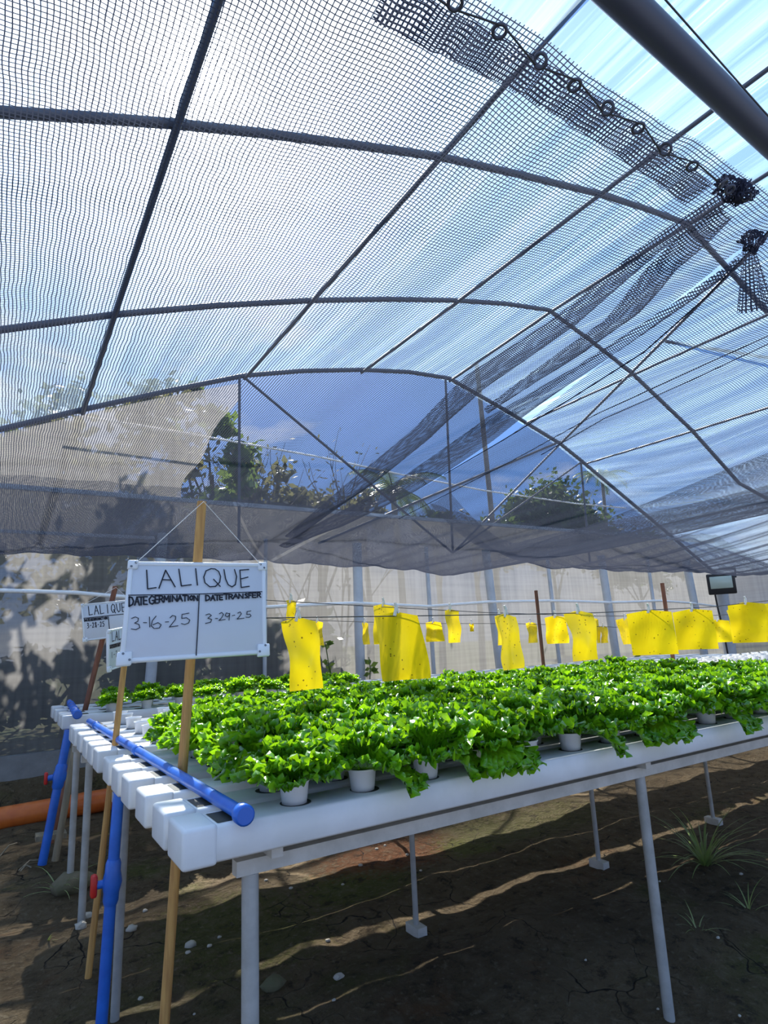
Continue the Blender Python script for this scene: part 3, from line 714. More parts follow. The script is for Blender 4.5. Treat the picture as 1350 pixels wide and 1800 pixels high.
for r in range(6, 12):
    for i in range(0, 3 if r > 6 else 1):
        empty_cup(XL[i], YC[r], 'white cup of dark medium, %s from the blue pipe, on the %s channel' % (('first', 'second', 'third')[i], ORD[r]), 'unplanted cups left of the lettuces')
for r in (9, 10, 11):
    for i in range(17, 36):
        empty_cup(XL[i], YC[r], 'empty white cup on the bare %s channel right of the lettuces' % ORD[r], 'unplanted cups at the far right')

# ------------------------------------------------------------------ stakes and signs
def stake(pts, r, mat, label, cat='stake'):
    m = MB(); P = [Vector(p) for p in pts]; m.tube(P, r, 9); return tag(m.build('wooden_stake', mat), label, cat)
def ext(a, b, z): d = b-a; return b+d*((z-b.z)/d.z)
ys = 2.125; s1a, s1b = ony(355, 882, ys), ony(289, 1800, ys)
stake([ext(s1a, s1b, -.03), s1a], [.0155, .0165], wood, 'tall light wooden stake carrying the large front sign board')
ys = 3.087; s2a, s2b = ony(228, 1085, ys), ony(153, 1734, ys)
stake([ext(s2a, s2b, -.03), s2a], [.0135, .0135], wood, 'wooden stake behind the large sign, with the skewed middle board')
ys = 5.19; s3a, s3m, s3b = ony(203, 1031, ys), ony(150, 1246, ys), ony(134, 1308, ys)
stake([ext(s3m, s3b, -.02), s3m, s3a], [.018, .019, .020], wood_red, 'reddish wooden stake of the small far sign on the rear table')
stake([ony(97, 1513, 4.55), ony(112, 1430, 4.55), ony(134, 1300, 4.55)], .021, bamboo, 'weathered grey wooden prop under the rear table end', 'prop')
for (a, b, Y, lab) in (((942, 1038), (958, 1195), 3.17, 'thin brown rod standing among the lettuces left of the tall yellow trap'), ((1164, 1025), (1187, 1185), 3.17, 'thicker brown rod standing among the lettuces between square yellow traps')):
    a_, b_ = ony(*a, Y), ony(*b, Y); stake([ext(a_, b_, .60), a_], .0125 if a[0] < 1000 else .017, wood_red, lab)

FONT = {'D': [[(0, 1), (0, 0), (.7, .2), (.9, .55), (.6, .9), (0, 1)]], 'A': [[(0, 0), (.5, 1), (1, 0)], [(.2, .4), (.8, .4)]], 'T': [[(0, 1), (1, 1)], [(.5, 1), (.5, 0)]],
        'E': [[(.9, 1), (0, 1), (0, 0), (.9, 0)], [(0, .5), (.75, .5)]], 'G': [[(.95, .85), (.5, 1), (.05, .6), (.15, .15), (.6, 0), (.95, .2), (.95, .45), (.6, .45)]],
        'R': [[(0, 0), (0, 1), (.7, .95), (.85, .7), (.5, .5), (0, .45)], [(.4, .48), (.95, 0)]], 'M': [[(0, 0), (.1, 1), (.5, .35), (.9, 1), (1, 0)]], 'I': [[(.5, 1), (.5, 0)]],
        'N': [[(0, 0), (0, 1), (1, 0), (1, 1)]], 'O': [[(.5, 1), (.05, .6), (.2, .1), (.6, 0), (.95, .45), (.8, .9), (.5, 1)]], 'S': [[(.95, .9), (.4, 1), (.1, .75), (.8, .4), (.8, .1), (.05, .05)]],
        'F': [[(.9, 1), (.05, 1), (0, 0)], [(.02, .55), (.7, .55)]], 'L': [[(.05, 1), (.1, 0), (.9, .06)]],
        'Q': [[(.5, 1), (.12, .75), (.05, .35), (.35, .02), (.75, .08), (.95, .45), (.85, .85), (.5, 1)], [(.6, .35), (1.0, -.08)]], 'U': [[(0, 1), (.12, .3), (.45, 0), (.8, .15), (.9, 1)]],
        '3': [[(.1, .92), (.5, 1), (.75, .82), (.3, .55), (.8, .4), (.75, .12), (.05, .02)]], '2': [[(.1, .8), (.4, 1), (.75, .85), (.6, .5), (0, .05), (.9, .1)]], '8': [[(.8, .9), (.4, 1), (.15, .8), (.8, .3), (.6, 0), (.15, .15), (.8, .9)]],
        '5': [[(.9, 1), (.2, .95), (.2, .6), (.6, .62), (.85, .35), (.5, 0), (.05, .08)]], '-': [[(.2, .45), (.75, .5)]], '1': [[(.4, 1), (.45, 0)]], '7': [[(.1, .95), (.8, 1), (.35, 0)]]}
def sign_board(name_label, TL, TR, BL, BR, text_px, text_uv, cat='sign board', str_top=None):
    c0 = (TL+TR+BL+BR)/4; ux = ((TR-TL)+(BR-BL)).normalized(); vy = ((TL-BL)+(TR-BR)); vy = vy.normalized() if str_top is not None and text_px else (vy-ux*vy.dot(ux)).normalized()
    nz = ux.cross(vy).normalized()
    if nz.dot(EYE-c0) < 0: nz = -nz
    w = ((TR-TL).length+(BR-BL).length)/2; h = ((TL-BL).length+(TR-BR).length)/2
    R = Matrix((ux, vy, nz)).transposed()
    P = lambda a, b, d=0: c0+ux*a+vy*b+nz*d
    e = empty('sign_board', c0, name_label, cat)
    m = MB(); m.rbox(c0, (w-.006, h-.006, .008), .002, 0, 1, R); m.build('panel', board_white, e)
    fw = .014*w/.45
    m = MB()
    m.rbox(P(0, h/2-fw/2), (w, fw, .014), .003, 0, 1, R); m.rbox(P(0, -h/2+fw/2), (w, fw, .014), .003, 0, 1, R)
    m.rbox(P(-w/2+fw/2, 0), (fw, h, .014), .003, 0, 1, R); m.rbox(P(w/2-fw/2, 0), (fw, h, .014), .003, 0, 1, R); m.build('rim', board_edge, e)
    for sx in (-1, 1):
        for sy in (-1, 1):
            k = 1.35 if sy < 0 else 1.0
            m = MB(); m.rbox(P(sx*(w/2-fw*.85), sy*(h/2-fw*.85), .004), (fw*2.2*k, fw*2.2*k, .013), .003, 0, 1, R); b = m.build('corner_bracket', board_edge, e)
            m = MB(); m.disc(P(sx*(w/2-fw*.5), sy*(h/2-fw*1.4*k), .0113), fw*.28, nz, 10); m.disc(P(sx*(w/2-fw*1.4*k), sy*(h/2-fw*.5), .0113), fw*.28, nz, 10); m.build('screw', screw_m, b)
    m = MB()
    def stroke(pts, wd):
        for a, b in zip(pts, pts[1:]):
            d = b-a
            if d.length < 1e-6: continue
            s = nz.cross(d).normalized()*wd/2; m.add([a-s, b-s, b+s, a+s], [(0, 1, 2, 3)])
        for a in pts: m.disc(a, wd/2, nz, 8)
    def hit(x, y):
        d = ray(x, y); return EYE+d*((c0+nz*.0082-EYE).dot(nz)/d.dot(nz))
    for pts, wd in text_px: stroke([hit(200+x/4.5, 960+y/4.5) for x, y in pts], wd)
    for pts, wd in text_uv: stroke([P((x-.5)*w, (y-.5)*h, .0052) for x, y in pts], wd)
    m.build('handwriting', ink, e)
    if str_top is not None:
        m = MB(); m.tube([P(-w/2+fw*1.4, h/2-fw*.6, .012), str_top, P(w/2-fw*1.4, h/2-fw*.6, .012)], .0014, 6); m.build('hanging_string', string_m, e)
    return e
def word(txt, cells): return [[(x0+(x1-x0)*a, yb_+(yt-yb_)*b) for a, b in st] for ch, (x0, x1, yt, yb_) in zip(txt, cells) for st in FONT[ch]]
T1 = [([(260, 190), (268, 338), (335, 328)], .0042), ([(358, 332), (410, 190), (485, 322)], .0042), ([(385, 265), (455, 268)], .0042), ([(515, 182), (535, 315), (612, 305)], .0042), ([(648, 178), (662, 308)], .0042),
      ([(770, 178), (730, 195), (712, 245), (722, 290), (760, 322), (805, 318), (838, 285), (845, 240), (830, 200), (800, 180), (770, 178)], .004), ([(790, 262), (842, 318)], .004),
      ([(872, 185), (885, 260), (905, 305), (935, 322), (962, 305), (972, 240), (955, 185)], .0042), ([(1068, 185), (998, 190), (1008, 327), (1072, 318)], .0042), ([(1002, 260), (1062, 245)], .004),
      ([(118, 388), (670, 379), (1172, 360)], .0034), ([(677, 378), (665, 640), (652, 862)], .0034)]
cg = [(122, 160, 400, 476), (166, 202, 402, 466), (196, 236, 402, 464), (236, 268, 400, 460), (278, 322, 394, 458), (328, 354, 393, 450), (360, 394, 392, 444), (398, 436, 394, 440), (438, 456, 394, 438), (464, 500, 392, 436), (506, 542, 390, 434), (546, 580, 390, 434), (578, 600, 392, 428), (600, 628, 392, 426), (634, 664, 392, 430)]
ct = [(728, 764, 388, 432), (768, 800, 388, 430), (798, 838, 386, 428), (838, 864, 386, 424), (870, 910, 380, 420), (912, 944, 380, 418), (946, 984, 378, 414), (990, 1022, 378, 412), (1036, 1060, 375, 410), (1068, 1092, 372, 410), (1098, 1128, 370, 406), (1136, 1164, 368, 404)]
T1 += [(p, .0050) for p in word('DATEGERMINATION', cg)] + [(p, .0050) for p in word('DATETRANSFER', ct)]
for p in ([(140, 572), (170, 560), (195, 570), (190, 595), (165, 608), (200, 620), (205, 645), (175, 660), (138, 655)], [(235, 605), (260, 605)], [(282, 560), (285, 640)], [(335, 553), (305, 590), (296, 630), (320, 652), (360, 648), (375, 622), (350, 605), (310, 622)], [(408, 600), (434, 598)], [(445, 567), (465, 548), (490, 555), (488, 580), (460, 615), (440, 640), (508, 630)], [(595, 530), (540, 540), (538, 572), (575, 566), (602, 585), (592, 608), (560, 620), (535, 612)],
          [(728, 545), (755, 535), (772, 548), (745, 570), (775, 580), (766, 602), (725, 612)], [(805, 572), (822, 572)], [(835, 535), (855, 524), (868, 540), (852, 568), (832, 588), (882, 580)], [(915, 535), (890, 528), (882, 550), (900, 560), (915, 545), (918, 530), (912, 586)], [(937, 550), (958, 546)], [(980, 530), (1000, 520), (1010, 535), (990, 562), (975, 577), (1030, 570)], [(1085, 512), (1055, 518), (1052, 540), (1078, 538), (1086, 552), (1070, 564), (1045, 562)]): T1.append((p, .0026))
sign_board('large white board reading LALIQUE with dates 3-16-25 and 3-29-25, nearest sign', ony(225, 990, 2.09), ony(467, 989, 2.09), ony(211, 1164, 2.0), ony(467, 1152, 2.0), T1, [], str_top=s1a+Vector((0, -.022, -.004)))
def uvword(txt, x0, x1, y0, y1, wd):
    n = len(txt); s = (x1-x0)/n
    return [(p, wd) for p in word(txt, [(x0+s*i+s*.1, x0+s*i+s*.85, y1, y0) for i in range(n)])]
T3 = uvword('LALIQUE', .12, .88, .68, .92, .006)+[([(.03, .61), (.97, .61)], .006), ([(.5, .58), (.5, .06)], .006)]+uvword('DATEGERMINATION', .04, .48, .52, .585, .006)+uvword('3-28-25', .08, .42, .33, .47, .005)
tl, bl = ony(149, 1063, 5.12), ony(140, 1127, 5.07); tr = ony(238, 1053, 5.12); br = ony(232, 1117, 5.07)
sign_board('small far white board reading LALIQUE with date 3-28-25, on the rear table', tl, tr, bl, br, [], T3, str_top=s3a+Vector((0, -.03, -.01)))
T2 = uvword('LALIQUE', .1, .9, .70, .93, .004)+[([(.03, .62), (.97, .62)], .004), ([(.5, .6), (.5, .06)], .004)]+uvword('DATEGERMINATION', .04, .48, .54, .60, .004)+uvword('1-7-2', .08, .44, .30, .44, .003)
tl, bl = ony(203, 1105, 3.0), ony(189, 1180, 2.96)
up2 = (tl-bl)
d_ = ray(239, 1163); best = None
for k in range(400):
    Y = 2.8+k*.004; p = EYE+d_*(Y/d_.y); c_ = abs((p-bl).normalized().dot(up2.normalized()))+abs((p-bl).length/up2.length-1.4)*.6
    if p.y > bl.y+.02 and (best is None or c_ < best[0]): best = (c_, p)
br = best[1]; tl = bl+up2.normalized()*((br-bl).length/1.4)
tl = bl+(tl-bl-(br-bl).normalized()*((tl-bl).dot((br-bl).normalized())))
sign_board('turned white board half hidden between the large sign and the far sign', tl, tl+br-bl, bl, br, [], T2)

# ------------------------------------------------------------------ sticky traps
def wire(pts, r, label):
    m = MB(); m.tube(pts, r, 6); return tag(m.build('trap_wire', wire_m), label, 'wire', 'wires carrying the yellow traps')
def wl(pts, Y): return [ony(x, y, Y) for x, y in pts]
YA, YB_, YC_ = 2.40, 3.6, 5.2
wire(wl([(380, 1087), (470, 1086), (700, 1083), (900, 1080), (1050, 1077), (1250, 1067), (1350, 1056), (1500, 1040)], YA), .0024, 'nearest dark wire, carrying the large yellow sticky traps')
wire(wl([(400, 1050), (470, 1055), (620, 1064), (860, 1077), (1050, 1083), (1250, 1082), (1500, 1070)], YB_), .0026, 'middle dark wire sloping down behind the nearest trap wire')
wire(wl([(420, 1084), (570, 1091), (730, 1096), (900, 1096), (1100, 1103), (1290, 1092), (1500, 1085)], YC_), .0030, 'farthest thin dark wire in front of the rear screen')
def trap(x0, x1, y0, y1, Y, label, grp, curl=.0, roll=0.0, ratio=.8, taper=0.0, clip=True, flip=1, flut=.006):
    c = ony((x0+x1)/2, y0, Y); b = ony((x0+x1)/2, y1, Y); h = (c-b).length
    sight = Vector((c.x, c.y, 0)); app = (x1-x0)/F*(c-EYE).dot(_h)
    w = max(app, ratio*h); ang = math.acos(min(1, app/w))*flip
    lat = Vector((sight.y, -sight.x, 0)).normalized(); R = Matrix.Rotation(ang, 3, 'Z'); lat = R @ lat; nr = lat.cross(Vector((0, 0, 1)))
    sd_ = random.uniform(0, 9)
    def fn(a, b_):
        s = (b_-.5); ww = w*(1-taper*(a-.5))
        q = lat*(s*ww)-Vector((0, 0, 1))*(a*h+.07*h*abs(s)*2*(1-a)**2) + nr*(curl*h*sin(a*pi*.9)*1.0+curl*.6*h*(s*2)**2*(1 if curl else 0)+flut*sin(s*9+a*4+sd_)*(.4+a)+.02*noise.noise(Vector((a*2.2, s*2.5, sd_))))
        q = q+lat*(roll*a*h)
        return c+q
    e = empty('sticky_trap', c, label, 'sticky trap', grp)
    m = MB(); m.grid(fn, 18, 14); m.build('yellow_sheet', yellow, e)
    if clip:
        m = MB(); t = c+Vector((0, 0, .004)); f = -sight.normalized()*.008
        m.box(t+f, (.010, .012, .050), rot=Matrix.Rotation(.3, 3, 'Y')); m.box(t+f+Vector((.006, 0, .012)), (.008, .010, .05), rot=Matrix.Rotation(-.3, 3, 'Y')); m.build('clip', clip_m, e)
    return e
gA, gB, gC = 'yellow traps on the nearest wire', 'yellow traps on the middle wire', 'yellow traps on the farthest wire'
trap(494, 551, 1084, 1214, YA, 'long narrow curved yellow sticky trap nearest the large sign board', gA, .06, .10, .55)
trap(657, 734, 1075, 1196, YA, 'large yellow sticky trap with dark specks, biggest of all, hanging over the lettuces', gA, .05, .10, .72, -.12)
trap(873, 903, 1078, 1177, YA, 'narrow edge-on yellow sticky trap right of the biggest one on the near wire', gA, .03, .10, .75)
trap(993, 1037, 1073, 1161, YA, 'tall yellow sticky trap right of the thinner brown rod', gA, .05, .06, .75, .1)
trap(1103, 1176, 1072, 1150, YA, 'broad square yellow sticky trap just left of the thicker brown rod', gA, .05, .03, .9)
trap(1184, 1247, 1070, 1140, YA, 'broad square yellow sticky trap just right of the thicker brown rod', gA, .03, .02, .9)
trap(1278, 1342, 1058, 1127, YA, 'tilted yellow sticky trap in front of the corner post', gA, .06, .10, .9, -.25)
trap(1330, 1400, 1058, 1118, YA, 'yellow sticky trap cut by the right photo edge', gA, .03, .08, .9)
trap(502, 519, 1054, 1088, YB_, 'small yellow sticky trap rising above the long narrow one', gB, .02, 0, .8)
trap(655, 691, 1061, 1132, YB_, 'yellow sticky trap peeking out behind the biggest trap', gB, .03, 0, .75)
trap(779, 802, 1070, 1130, YB_, 'slim upright yellow sticky trap between the small square trap and the thick post', gB, .06, .04, .75)
trap(869, 884, 1080, 1134, YB_, 'yellow sticky trap just behind the narrow edge-on trap', gB, .03, 0, .75)
trap(958, 992, 1082, 1131, YB_, 'wrinkled yellow sticky trap touching the tall trap on its left side', gB, .03, 0, .8, 0, True, 1, .014)
trap(1083, 1112, 1086, 1132, YB_, 'yellow sticky trap half behind the broad trap left of the thicker rod', gB, .03, .15, .8)
trap(1243, 1278, 1089, 1128, YB_, 'small broad yellow sticky trap just left of the corner post', gB, .04, 0, .95)
trap(1276, 1292, 1070, 1124, YB_, 'yellow sticky trap half hidden behind the tilted trap', gB, .03, .05, .8)
trap(548, 566, 1091, 1135, YC_, 'tiny yellow sticky trap right of the long narrow trap', gC, .02, 0, .8)
trap(635, 646, 1093, 1133, YC_, 'tiny edge-on yellow sticky trap right of the thick post', gC, .02, .1, .8)
trap(747, 775, 1092, 1128, YC_, 'small square yellow sticky trap in front of the thin post', gC, .04, .05, .9, -.2)
trap(825, 832, 1095, 1110, YC_, 'tiny sliver of yellow sticky trap left of the edge-on trap', gC, .02, 0, .5)
trap(924, 940, 1093, 1130, YC_, 'tiny rounded yellow sticky trap left of the thinner brown rod', gC, .05, 0, .8)
trap(1043, 1050, 1086, 1130, YC_, 'tiny edge-on yellow sticky trap right of the tall trap', gC, .02, 0, .8)
trap(1054, 1066, 1100, 1130, YC_, 'tiny yellow sticky trap in front of the thick post between larger ones', gC, .02, 0, .8)

# ------------------------------------------------------------------ ground clutter
def blade_tuft(X, Y, n, hh, spread, label, seed, wd=.004):
    rng = random.Random(seed); m = MB(); z0 = gz(X, Y)-.01
    for k in range(n):
        a = rng.uniform(0, 6.28); L = hh*rng.uniform(.55, 1.1); e = rng.uniform(.5, 1.45); p = Vector((X, Y, z0))+Vector((cos(a), sin(a), 0))*rng.uniform(0, .02); pts = [p]
        for i in range(7):
            e -= spread*rng.uniform(.08, .2); p = p+Vector((cos(a)*cos(e), sin(a)*cos(e), sin(e)))*L/7; pts.append(p)
        s = Vector((-sin(a), cos(a), 0)); vs = []
        for i, p in enumerate(pts): w_ = wd*(1-(i/7)**2*.9); vs += [p-s*w_, p+s*w_]
        m.add(vs, [(2*i, 2*i+1, 2*i+3, 2*i+2) for i in range(7)], 0, True)
    return tag(m.build('grass_tuft', grass_m), label, 'grass', 'weeds growing on the soil')
g_ = onz(1240, 1522, 0); blade_tuft(g_.x, g_.y, 60, .42, 1.0, 'largest green grass tuft on the dark soil at the right', 2, .0055)
g_ = onz(1225, 1625, 0); blade_tuft(g_.x, g_.y, 9, .12, .9, 'small grass sprig left of the lowest pair, below the large tuft', 3, .003)
g_ = onz(1315, 1590, 0); blade_tuft(g_.x, g_.y, 10, .20, .9, 'sparse grass sprig near the right photo edge', 4, .003)
g_ = onz(105, 1570, 0); blade_tuft(g_.x, g_.y, 16, .25, 1.2, 'thin grass tuft beside the leg of the table at the left', 5, .004)
g_ = onz(82, 1660, 0); blade_tuft(g_.x, g_.y, 3, .08, .5, 'single short grass blade on the soil at the lower left', 6, .003)
def vine(px, label, seed):
    rng = random.Random(seed); m = MB(); P = [ony(x, y, WY-.12) for x, y in px]; m.tube(P, .006, 5)
    for a, b in zip(P, P[1:]):
        for k in range(4):
            c = a.lerp(b, rng.random()); d = Vector((rng.uniform(-1, 1), rng.uniform(-.4, .1), rng.uniform(-.6, .6))).normalized(); s = d.cross(Vector((0, 1, .2))).normalized(); L = rng.uniform(.07, .13)
            m.add([c, c+d*L*.5+s*L*.28, c+d*L, c+d*L*.5-s*L*.28], [(0, 1, 2, 3)])
    return tag(m.build('climbing_weed', tree_m), label, 'weed')
vine([(585, 1195), (578, 1170), (575, 1150), (571, 1128)], 'small weed climbing the screen left of the thick post', 1)
vine([(650, 1195), (651, 1175), (648, 1155)], 'small weed against the screen right of the thick post', 2)
vine([(1135, 1178), (1126, 1165), (1118, 1150)], 'small weed at the foot of the screen below the square trap', 3)
def stone(x, y, s, mat, label, group, seed, cat='stone', flat=.6):
    p = onz(x, y, 0); bm = bmesh.new(); bmesh.ops.create_icosphere(bm, subdivisions=2, radius=1); m = MB(); z = gz(p.x, p.y)
    for v in bm.verts:
        n = v.co.copy(); v.co = Vector((n.x*s, n.y*s*.8, n.z*s*flat))*(1+.35*noise.noise(n*1.6+Vector((seed, 0, 0))))
    m.add([v.co+Vector((p.x, p.y, z+s*flat*.45)) for v in bm.verts], [[v.index for v in f.verts] for f in bm.faces], 0, seed % 2 == 0); bm.free()
    return tag(m.build('stone', mat), label, cat, group)
stone(128, 1566, .11, rock_m, 'large mossy brown stone at the foot of the left table legs', None, 2)
stone(141, 1640, .030, pebble_m, 'pale stone left of the blue pipe, lower of two', None, 3)
stone(153, 1608, .030, pebble_m, 'pale stone left of the blue pipe, upper of two', None, 5)
stone(231, 1641, .025, pebble_m, 'small bright stone right of the blue pipe', None, 4)
stone(335, 1660, .028, pebble_m, 'pale stone right of the tall wooden stake', None, 6)
stone(480, 1735, .045, rock_m, 'reddish stone right of the near table leg', None, 8)
stone(596, 1723, .02, pebble_m, 'pale pebble between the near leg and the footed leg', None, 7)
rng = random.Random(11)
for k in range(26):
    x, y = rng.choice([(rng.uniform(240, 440), rng.uniform(1560, 1780)), (rng.uniform(560, 760), rng.uniform(1480, 1560)), (rng.uniform(450, 1340), rng.uniform(1500, 1790))])
    stone(x, y, rng.uniform(.006, .014), pebble_m, 'tiny pale pebble scattered on the dark soil', 'tiny pebbles on the soil', 20+k)
p0, p1 = ony(62, 1475, 4.9), ony(116, 1462, 4.9); m = MB(); c_ = (p0+p1)/2
m.box((c_.x, c_.y, max(c_.z, gz(c_.x, c_.y)+.02)), ((p1-p0).length, .12, .03), rot=Matrix.Rotation(.05, 3, 'Y')); tag(m.build('plank_offcut', bamboo), 'pale plank offcut lying below the rear table end', 'plank')
for k, (x, y, x2, y2) in enumerate(((33, 1530, 70, 1512), (36, 1532, 55, 1525), (0, 1505, 30, 1482))):
    a, b = onz(x, y, .02), onz(x2, y2, .03); m = MB(); m.tube([a, a.lerp(b, .5)+Vector((0, .02, .02)), b], .005, 6)
    tag(m.build('twig', bamboo), ('dry twig at the foot of the leaning blue pipe', 'second dry twig crossing the first by the leaning blue pipe', 'dry twig at the left photo edge below the orange pipe')[k], 'twig')

# ------------------------------------------------------------------ trees outside
def tree(name, label, base, crown, n, ls, mat, trunk, seed, group='trees beyond the rear wall', branches=6, bmat=bark):
    rng = random.Random(seed); B = Vector(base); e = empty(name, B, label, 'tree', group)
    top = sum((Vector(c[:3]) for c in crown), Vector())/len(crown)
    m = MB(); m.tube([B-Vector((0, 0, .1)), B.lerp(top, .4)+Vector((.1, 0, 0)), top], [trunk, trunk*.75, trunk*.3], 9)
    for k in range(branches):
        c = rng.choice(crown); d = Vector((rng.gauss(0, 1), rng.gauss(0, 1), rng.gauss(0, .8))).normalized()
        t = Vector((c[0]+d.x*c[3]*.8, c[1]+d.y*c[3]*.8, c[2]+d.z*c[4]*.8)); s = B.lerp(top, rng.uniform(.35, .9))
        m.tube([s, s.lerp(t, .5)+Vector((0, 0, .1)), t], [trunk*.35, trunk*.22, trunk*.08], 6)
    m.build('trunk', bmat, e)
    m = MB(); vs = []; fs = []
    clumps = []
    for c in crown:
        for _ in range(max(6, int(10*c[3]*c[4]))):
            d = Vector((rng.gauss(0, 1), rng.gauss(0, 1), rng.gauss(0, 1))).normalized()*rng.uniform(.35, 1)
            clumps.append((Vector((c[0]+d.x*c[3], c[1]+d.y*c[3], c[2]+d.z*c[4])), c[3]*rng.uniform(.18, .34)))
    for _ in range(n):
        q, r = rng.choice(clumps); p = q+Vector((rng.gauss(0, .6), rng.gauss(0, .6), rng.gauss(0, .5)))*r
        a = Vector((rng.gauss(0, 1), rng.gauss(0, 1), rng.gauss(0, .7))).normalized(); b = a.orthogonal().normalized(); b.rotate(Matrix.Rotation(rng.uniform(0, 6.28), 3, a))
        s = ls*rng.uniform(.6, 1.3); k = len(vs); vs += [p-a*s*.5, p+b*s*.3, p+a*s*.6, p-b*s*.3]; fs.append((k, k+1, k+2, k+3))
    m.add(vs, fs); m.build('foliage', mat, e); return e
GZ = .3
tree('broadleaf_tree', 'dense brownish green tree behind the left half of the rear screen', (.9, 9.6, GZ), [(.3, 9.6, 4.6, 1.0, 1.1), (1.5, 9.4, 4.2, 1.1, 1.2), (.9, 9.8, 3.0, 1.4, 1.3), (2.2, 9.8, 4.6, .8, .9)], 4200, .17, tree_dry, .16, 1)
tree('broadleaf_tree', 'bright green leafy tree at the left photo edge beyond the screen', (-1.2, 9.4, GZ), [(-1.0, 9.4, 3.9, 1.0, .9), (-.4, 9.2, 2.8, .9, 1.1), (-1.8, 9.6, 3.0, 1.0, 1.1), (.1, 9.0, 3.9, .45, .5)], 6500, .17, tree_m, .14, 2)
tree('hedge', 'dark leafy hedge close behind the lower left of the rear screen', (.6, 7.5, GZ), [(x, 7.5, .95, .62, .72+.16*sin(x*2.3)) for x in (-2.6, -1.9, -1.3, -.7, -.1, .5, 1.1, 1.7, 2.3, 2.9, 3.4)], 15000, .15, tree_dark, .07, 3)
tree('broadleaf_tree', 'tree with loose leaves right of the dense brownish tree', (3.0, 10.2, GZ), [(2.7, 10.2, 5.3, .7, .8), (3.3, 10.3, 4.2, .7, .9), (2.8, 10.0, 3.2, .8, .8)], 1500, .20, tree_m, .07, 4)
def by(x, y, Y): return ony(x, y, Y)
def twiggy(x0, y0, xt, yt, Y, label, seed):
    rng = random.Random(seed); b = by(x0, y0, Y); t = by(xt, yt, Y); b.z = GZ; e = empty('bare_shrub', b, label, 'shrub', 'bare shrubs beyond the rear wall')
    m = MB(); mf = MB()
    def br(a, d, L, r, dep):
        c = a+d*L; m.tube([a, a.lerp(c, .5)+Vector((rng.gauss(0, .02), 0, 0)), c], [r, r*.8, r*.6], 5)
        for _ in range(3 if dep else 2):
            p = c+Vector((rng.gauss(0, .12), rng.gauss(0, .1), rng.gauss(0, .12))); q = Vector((rng.gauss(0, 1), rng.gauss(0, 1), rng.gauss(0, 1))).normalized(); s = q.orthogonal().normalized()
            mf.add([p-q*.06, p+s*.035, p+q*.07, p-s*.035], [(0, 1, 2, 3)])
        if dep:
            for _ in range(3): br(a.lerp(c, rng.uniform(.5, 1)), (d+Vector((rng.gauss(0, .45), rng.gauss(0, .3), rng.uniform(0, .3)))).normalized(), L*rng.uniform(.55, .8), r*.6, dep-1)
    hgt = t.z-b.z
    for k in range(3): br(b+Vector((rng.uniform(-.2, .2), 0, 0)), Vector((rng.gauss(0, .22), rng.gauss(0, .15), 1)).normalized(), hgt*.42, .03, 3)
    m.build('branches', bark, e); mf.build('leaves', tree_dry, e)
twiggy(500, 1000, 520, 745, 10.5, 'bare twiggy shrub right of the far arch left strut', 3)
twiggy(590, 1000, 600, 780, 11.0, 'bare twiggy shrub in the middle of the far gable', 5)
twiggy(400, 1000, 400, 760, 11.0, 'bare twiggy shrub left of the far arch left strut', 8)
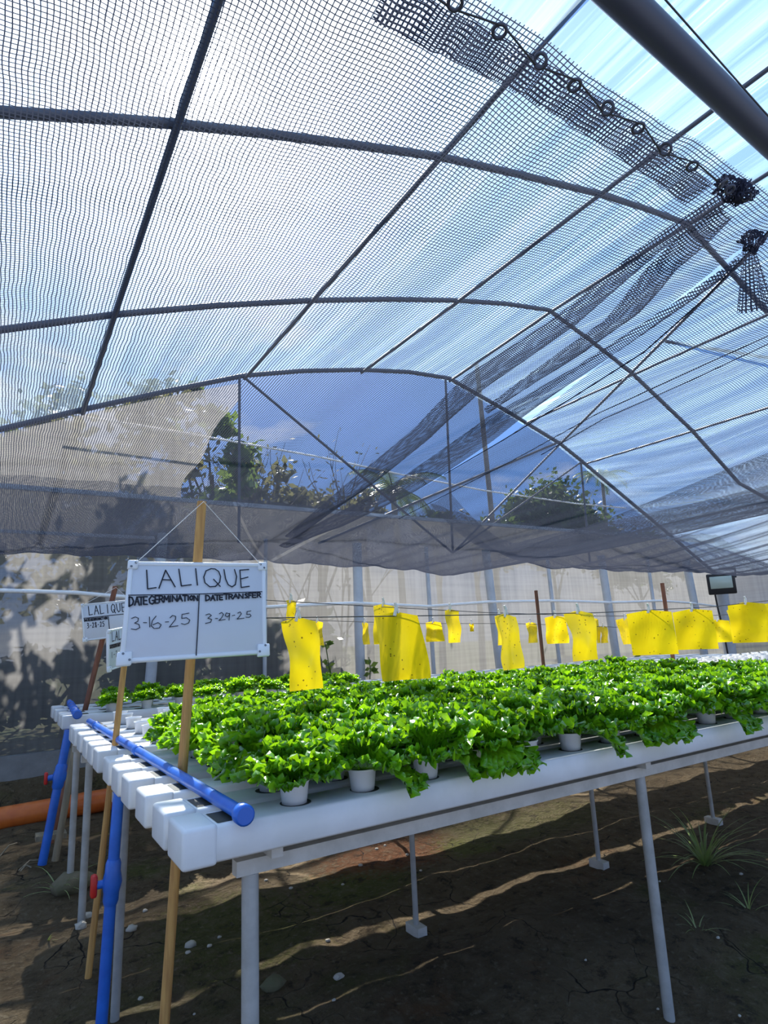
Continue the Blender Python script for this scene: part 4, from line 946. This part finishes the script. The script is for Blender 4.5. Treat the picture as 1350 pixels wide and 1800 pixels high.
def palm(xb, yb_, xt, yt, Y, n, L, label, seed, trunk=.11, crown=True):
    rng = random.Random(seed); t = by(xt, yt, Y); b = by(xb, yb_, Y); b.z = GZ
    e = empty('coconut_palm' if crown else 'bare_palm_trunk', b, label, 'palm tree'); m = MB()
    m.tube([b, b.lerp(t, .5)+Vector((.06, 0, 0)), t], [trunk*1.2, trunk, trunk*.85], 10); m.build('trunk', pale_bark, e)
    if not crown: return
    for k in range(n):
        a = 2*pi*k/n+rng.uniform(-.2, .2); el = rng.uniform(.1, 1.1); p = t.copy(); pts = []; m = MB()
        for i in range(10):
            pts.append(p.copy()); el -= .17; p = p+Vector((cos(a)*cos(el), sin(a)*cos(el), sin(el)))*L/9
        m.tube(pts, [.03*(1-i/11) for i in range(10)], 5)
        s = Vector((-sin(a), cos(a), 0))
        for i in range(1, 10):
            for j in range(3):
                q = pts[i-1].lerp(pts[i], j/3)
                for sg in (-1, 1):
                    d = (s*sg+(pts[i]-pts[i-1]).normalized()*.5-Vector((0, 0, .55))).normalized()*L*.24*(1-abs(i/10-.4)); w = (pts[i]-pts[i-1]).normalized()*.035
                    m.add([q-w, q+w, q+d], [(0, 1, 2)])
        m.build('frond', palm_m, e)
palm(705, 960, 690, 862, 17, 13, 2.1, 'small coconut palm crown low in the middle of the gable', 4)
palm(1062, 960, 1058, 838, 24, 12, 2.0, 'distant palm right of the round tree', 6)
palm(868, 960, 838, 640, 14, 0, 0, 'bare leaning pale palm trunk right of the middle strut', 5, .085, False)
def bush(name, label, x, y, Y, rx, rz_, n, mat, seed, ls=.22):
    c = by(x, y, Y); return tree(name, label, (c.x, c.y, GZ), [(c.x, c.y, c.z, rx, rz_), (c.x-.6*rx, c.y+.3, c.z-.5*rz_, rx*.7, rz_*.6), (c.x+.6*rx, c.y, c.z-.5*rz_, rx*.7, rz_*.6)], n, ls, mat, .12, seed, branches=4)
bush('round_tree', 'large round dark green tree beyond the right part of the gable', 965, 925, 20, 2.8, 1.55, 20000, tree_dark, 31, .30)
bush('small_tree', 'small pale green tree between the palm and the bare trunk', 762, 910, 15, .55, .35, 1100, tree_m, 32, .2)
bush('small_tree', 'low dark bush at the foot of the bare palm trunk', 830, 925, 15, .5, .3, 900, tree_dark, 33, .18)
bush('small_tree', 'leafy bush in the middle of the gable below the bare shrubs', 560, 900, 13, .9, .6, 1500, tree_dry, 34, .2)
bush('small_tree', 'leafy bush left of the small palm', 640, 895, 15, .8, .55, 1300, tree_dry, 35, .2)
bush('small_tree', 'green tree behind the right end of the gable', 1120, 985, 18, 1.9, 1.1, 3000, tree_m, 36, .26)
bush('small_tree', 'leafy tree just right of the dense left trees', 470, 880, 12, 1.0, .9, 2200, tree_dry, 37, .2)
